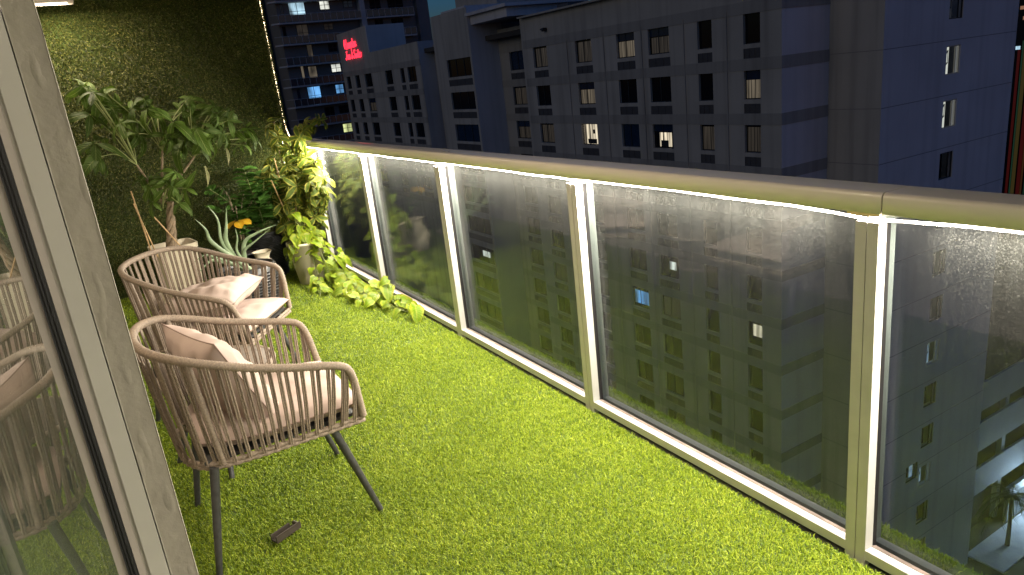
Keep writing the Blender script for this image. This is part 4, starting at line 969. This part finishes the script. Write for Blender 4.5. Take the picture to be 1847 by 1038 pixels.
for x0, x1, z0, z1, mk, n in tw_w:
    W = x1 - x0; mb = MB(); e = .05
    mb.box(x0, x1, 112.44, 112.497, z0, z0 + e).box(x0, x1, 112.44, 112.497, z1 - e, z1).box(x0, x0 + e, 112.44, 112.497, z0 + e, z1 - e).box(x1 - e, x1, 112.44, 112.497, z0 + e, z1 - e)
    if n > 1: mb.box((x0 + x1) / 2 - .035, (x0 + x1) / 2 + .035, 112.43, 112.49, z0 + e, z1 - e); mb.box(x0 + e, x1 - e, 112.435, 112.485, (z0 + z1) / 2 - .03, (z0 + z1) / 2 + .03)
    f = apart(mb, 'window', 'wframe')
    apart(MB().box(x0 + e, x1 - e, 112.475, 112.49, z0 + e, z1 - e), 'pane', mk, f)
bt = MB().box(12, 27.0, 118, 140, GZ, 80); t = bt.build('unlit_tower', 'black'); tag(t, 'black unlit tower left of the balconied apartment block', 'building')

# ------------------------------------------------------------------ right side: garage, lit courtyard, palm, striped tower
ga = thing('parking_garage', 'low grey concrete building with dark open storeys beyond the hotel end', 'building', (49.6, 24.2, GZ))
def gpart(mb, nm, mk): return rel(ga, mb, nm, mk)
gpart(MB().box(49.6, 90, 24.2, 46, -24.6, -23.9), 'roof', 'roof')
for z0, z1 in ((-26.0, -23.7), (-29.4, -27.0), (-33.2, -30.9)): gpart(MB().box(49.6, 90, 24.0, 24.19, z0, z1), 'parapet', 'conc')
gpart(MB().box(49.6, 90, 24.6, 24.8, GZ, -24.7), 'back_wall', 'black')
for k in range(9): gpart(MB().box(50 + k * 5, 50.5 + k * 5, 24.21, 24.58, GZ, -24.7), 'column', 'conc')
co = thing('courtyard_house', 'small pale house with lit patio doorway under a palm', 'house', (54, 22, GZ))
rel(co, MB().box(49.0, 58.5, 20.6, 23.2, GZ + .013, GZ + .15), 'patio', 'patio')
rel(co, MB().box(58.5, 58.8, 19.5, 23.8, GZ, GZ + 3.2).box(55.2, 58.49, 23.4, 23.7, GZ, GZ + 3.0), 'wall', 'conc')
rel(co, MB().box(56.6, 57.6, 23.33, 23.38, GZ + .2, GZ + 2.3), 'door', 'stairb')
rel(co, MB().box(58.40, 58.49, 20.4, 23.0, GZ + 2.3, GZ + 2.6), 'wall_light', 'court')
pa = thing('palm_tree', 'dark feathery palm tree over the lit courtyard', 'tree', (52.2, 21.9, GZ))
MB().tube([(0, 0, 0), (.15, .05, 2.0), (.1, .1, 4.2)], [.18, .14, .12], 8).build('trunk', 'trunk', pa)
cr = MB()
for k in range(17):
    a = k * 2.4; el = rnd.uniform(.1, 1.0); L = rnd.uniform(2.0, 2.7); P = []
    for i in range(10):
        t = i / 9; P.append(V((.1 + L * t * math.cos(a) * (1 - .15 * t), .1 + L * t * math.sin(a) * (1 - .15 * t), 4.2 + L * (el * t - 1.15 * t * t))))
    cr.tube(P, .03, 4, 0, False)
    for i in range(1, 10):
        for h in (0, .5):
            p = P[i] if h == 0 else P[i].lerp(P[i - 1], .5); tdir = (P[i] - P[i - 1]).normalized(); sd_ = tdir.cross(V((0, 0, 1))).normalized()
            for s in (-1, 1):
                e = p + sd_ * s * .55 * (1 - .04 * i) + tdir * .25 + V((0, 0, -.28)); cr.add([p - tdir * .035, p + tdir * .035, e], [(0, 1, 2)])
cr.build('crown', 'palm', pa)
ft = thing('striped_tower', 'distant tower with coloured vertical light strips at the right edge', 'building', (100, 42, GZ))
rel(ft, MB().box(100, 130, 36, 60, GZ, 60), 'wall', 'black')
for k, (mk, y0, y1) in enumerate((('strip_red', 46.35, 46.6), ('strip_green', 46.05, 46.15), ('strip_yellow', 45.6, 45.95), ('strip_red', 45.0, 45.35), ('strip_orange', 44.75, 44.9), ('strip_green', 44.2, 44.5), ('strip_white', 43.9, 44.05), ('strip_red', 43.2, 43.5))):
    rel(ft, MB().box(99.85, 99.99, y0, y1, -34, -3 + k % 3), 'light_strip', mk)
for z, y0 in ((3, 46.1), (1.6, 46.3), (-3, 46.4), (.4, 45.9)): rel(ft, MB().box(99.93, 99.99, y0, y0 + .5, z, z + .4), 'window', 'winpt' if z > -1 else 'room_c')
mid = MB().box(62, 90, 48, 70, GZ, -14).build('midrise_block', 'twall'); tag(mid, 'plain dim block rising behind the parking garage', 'building')
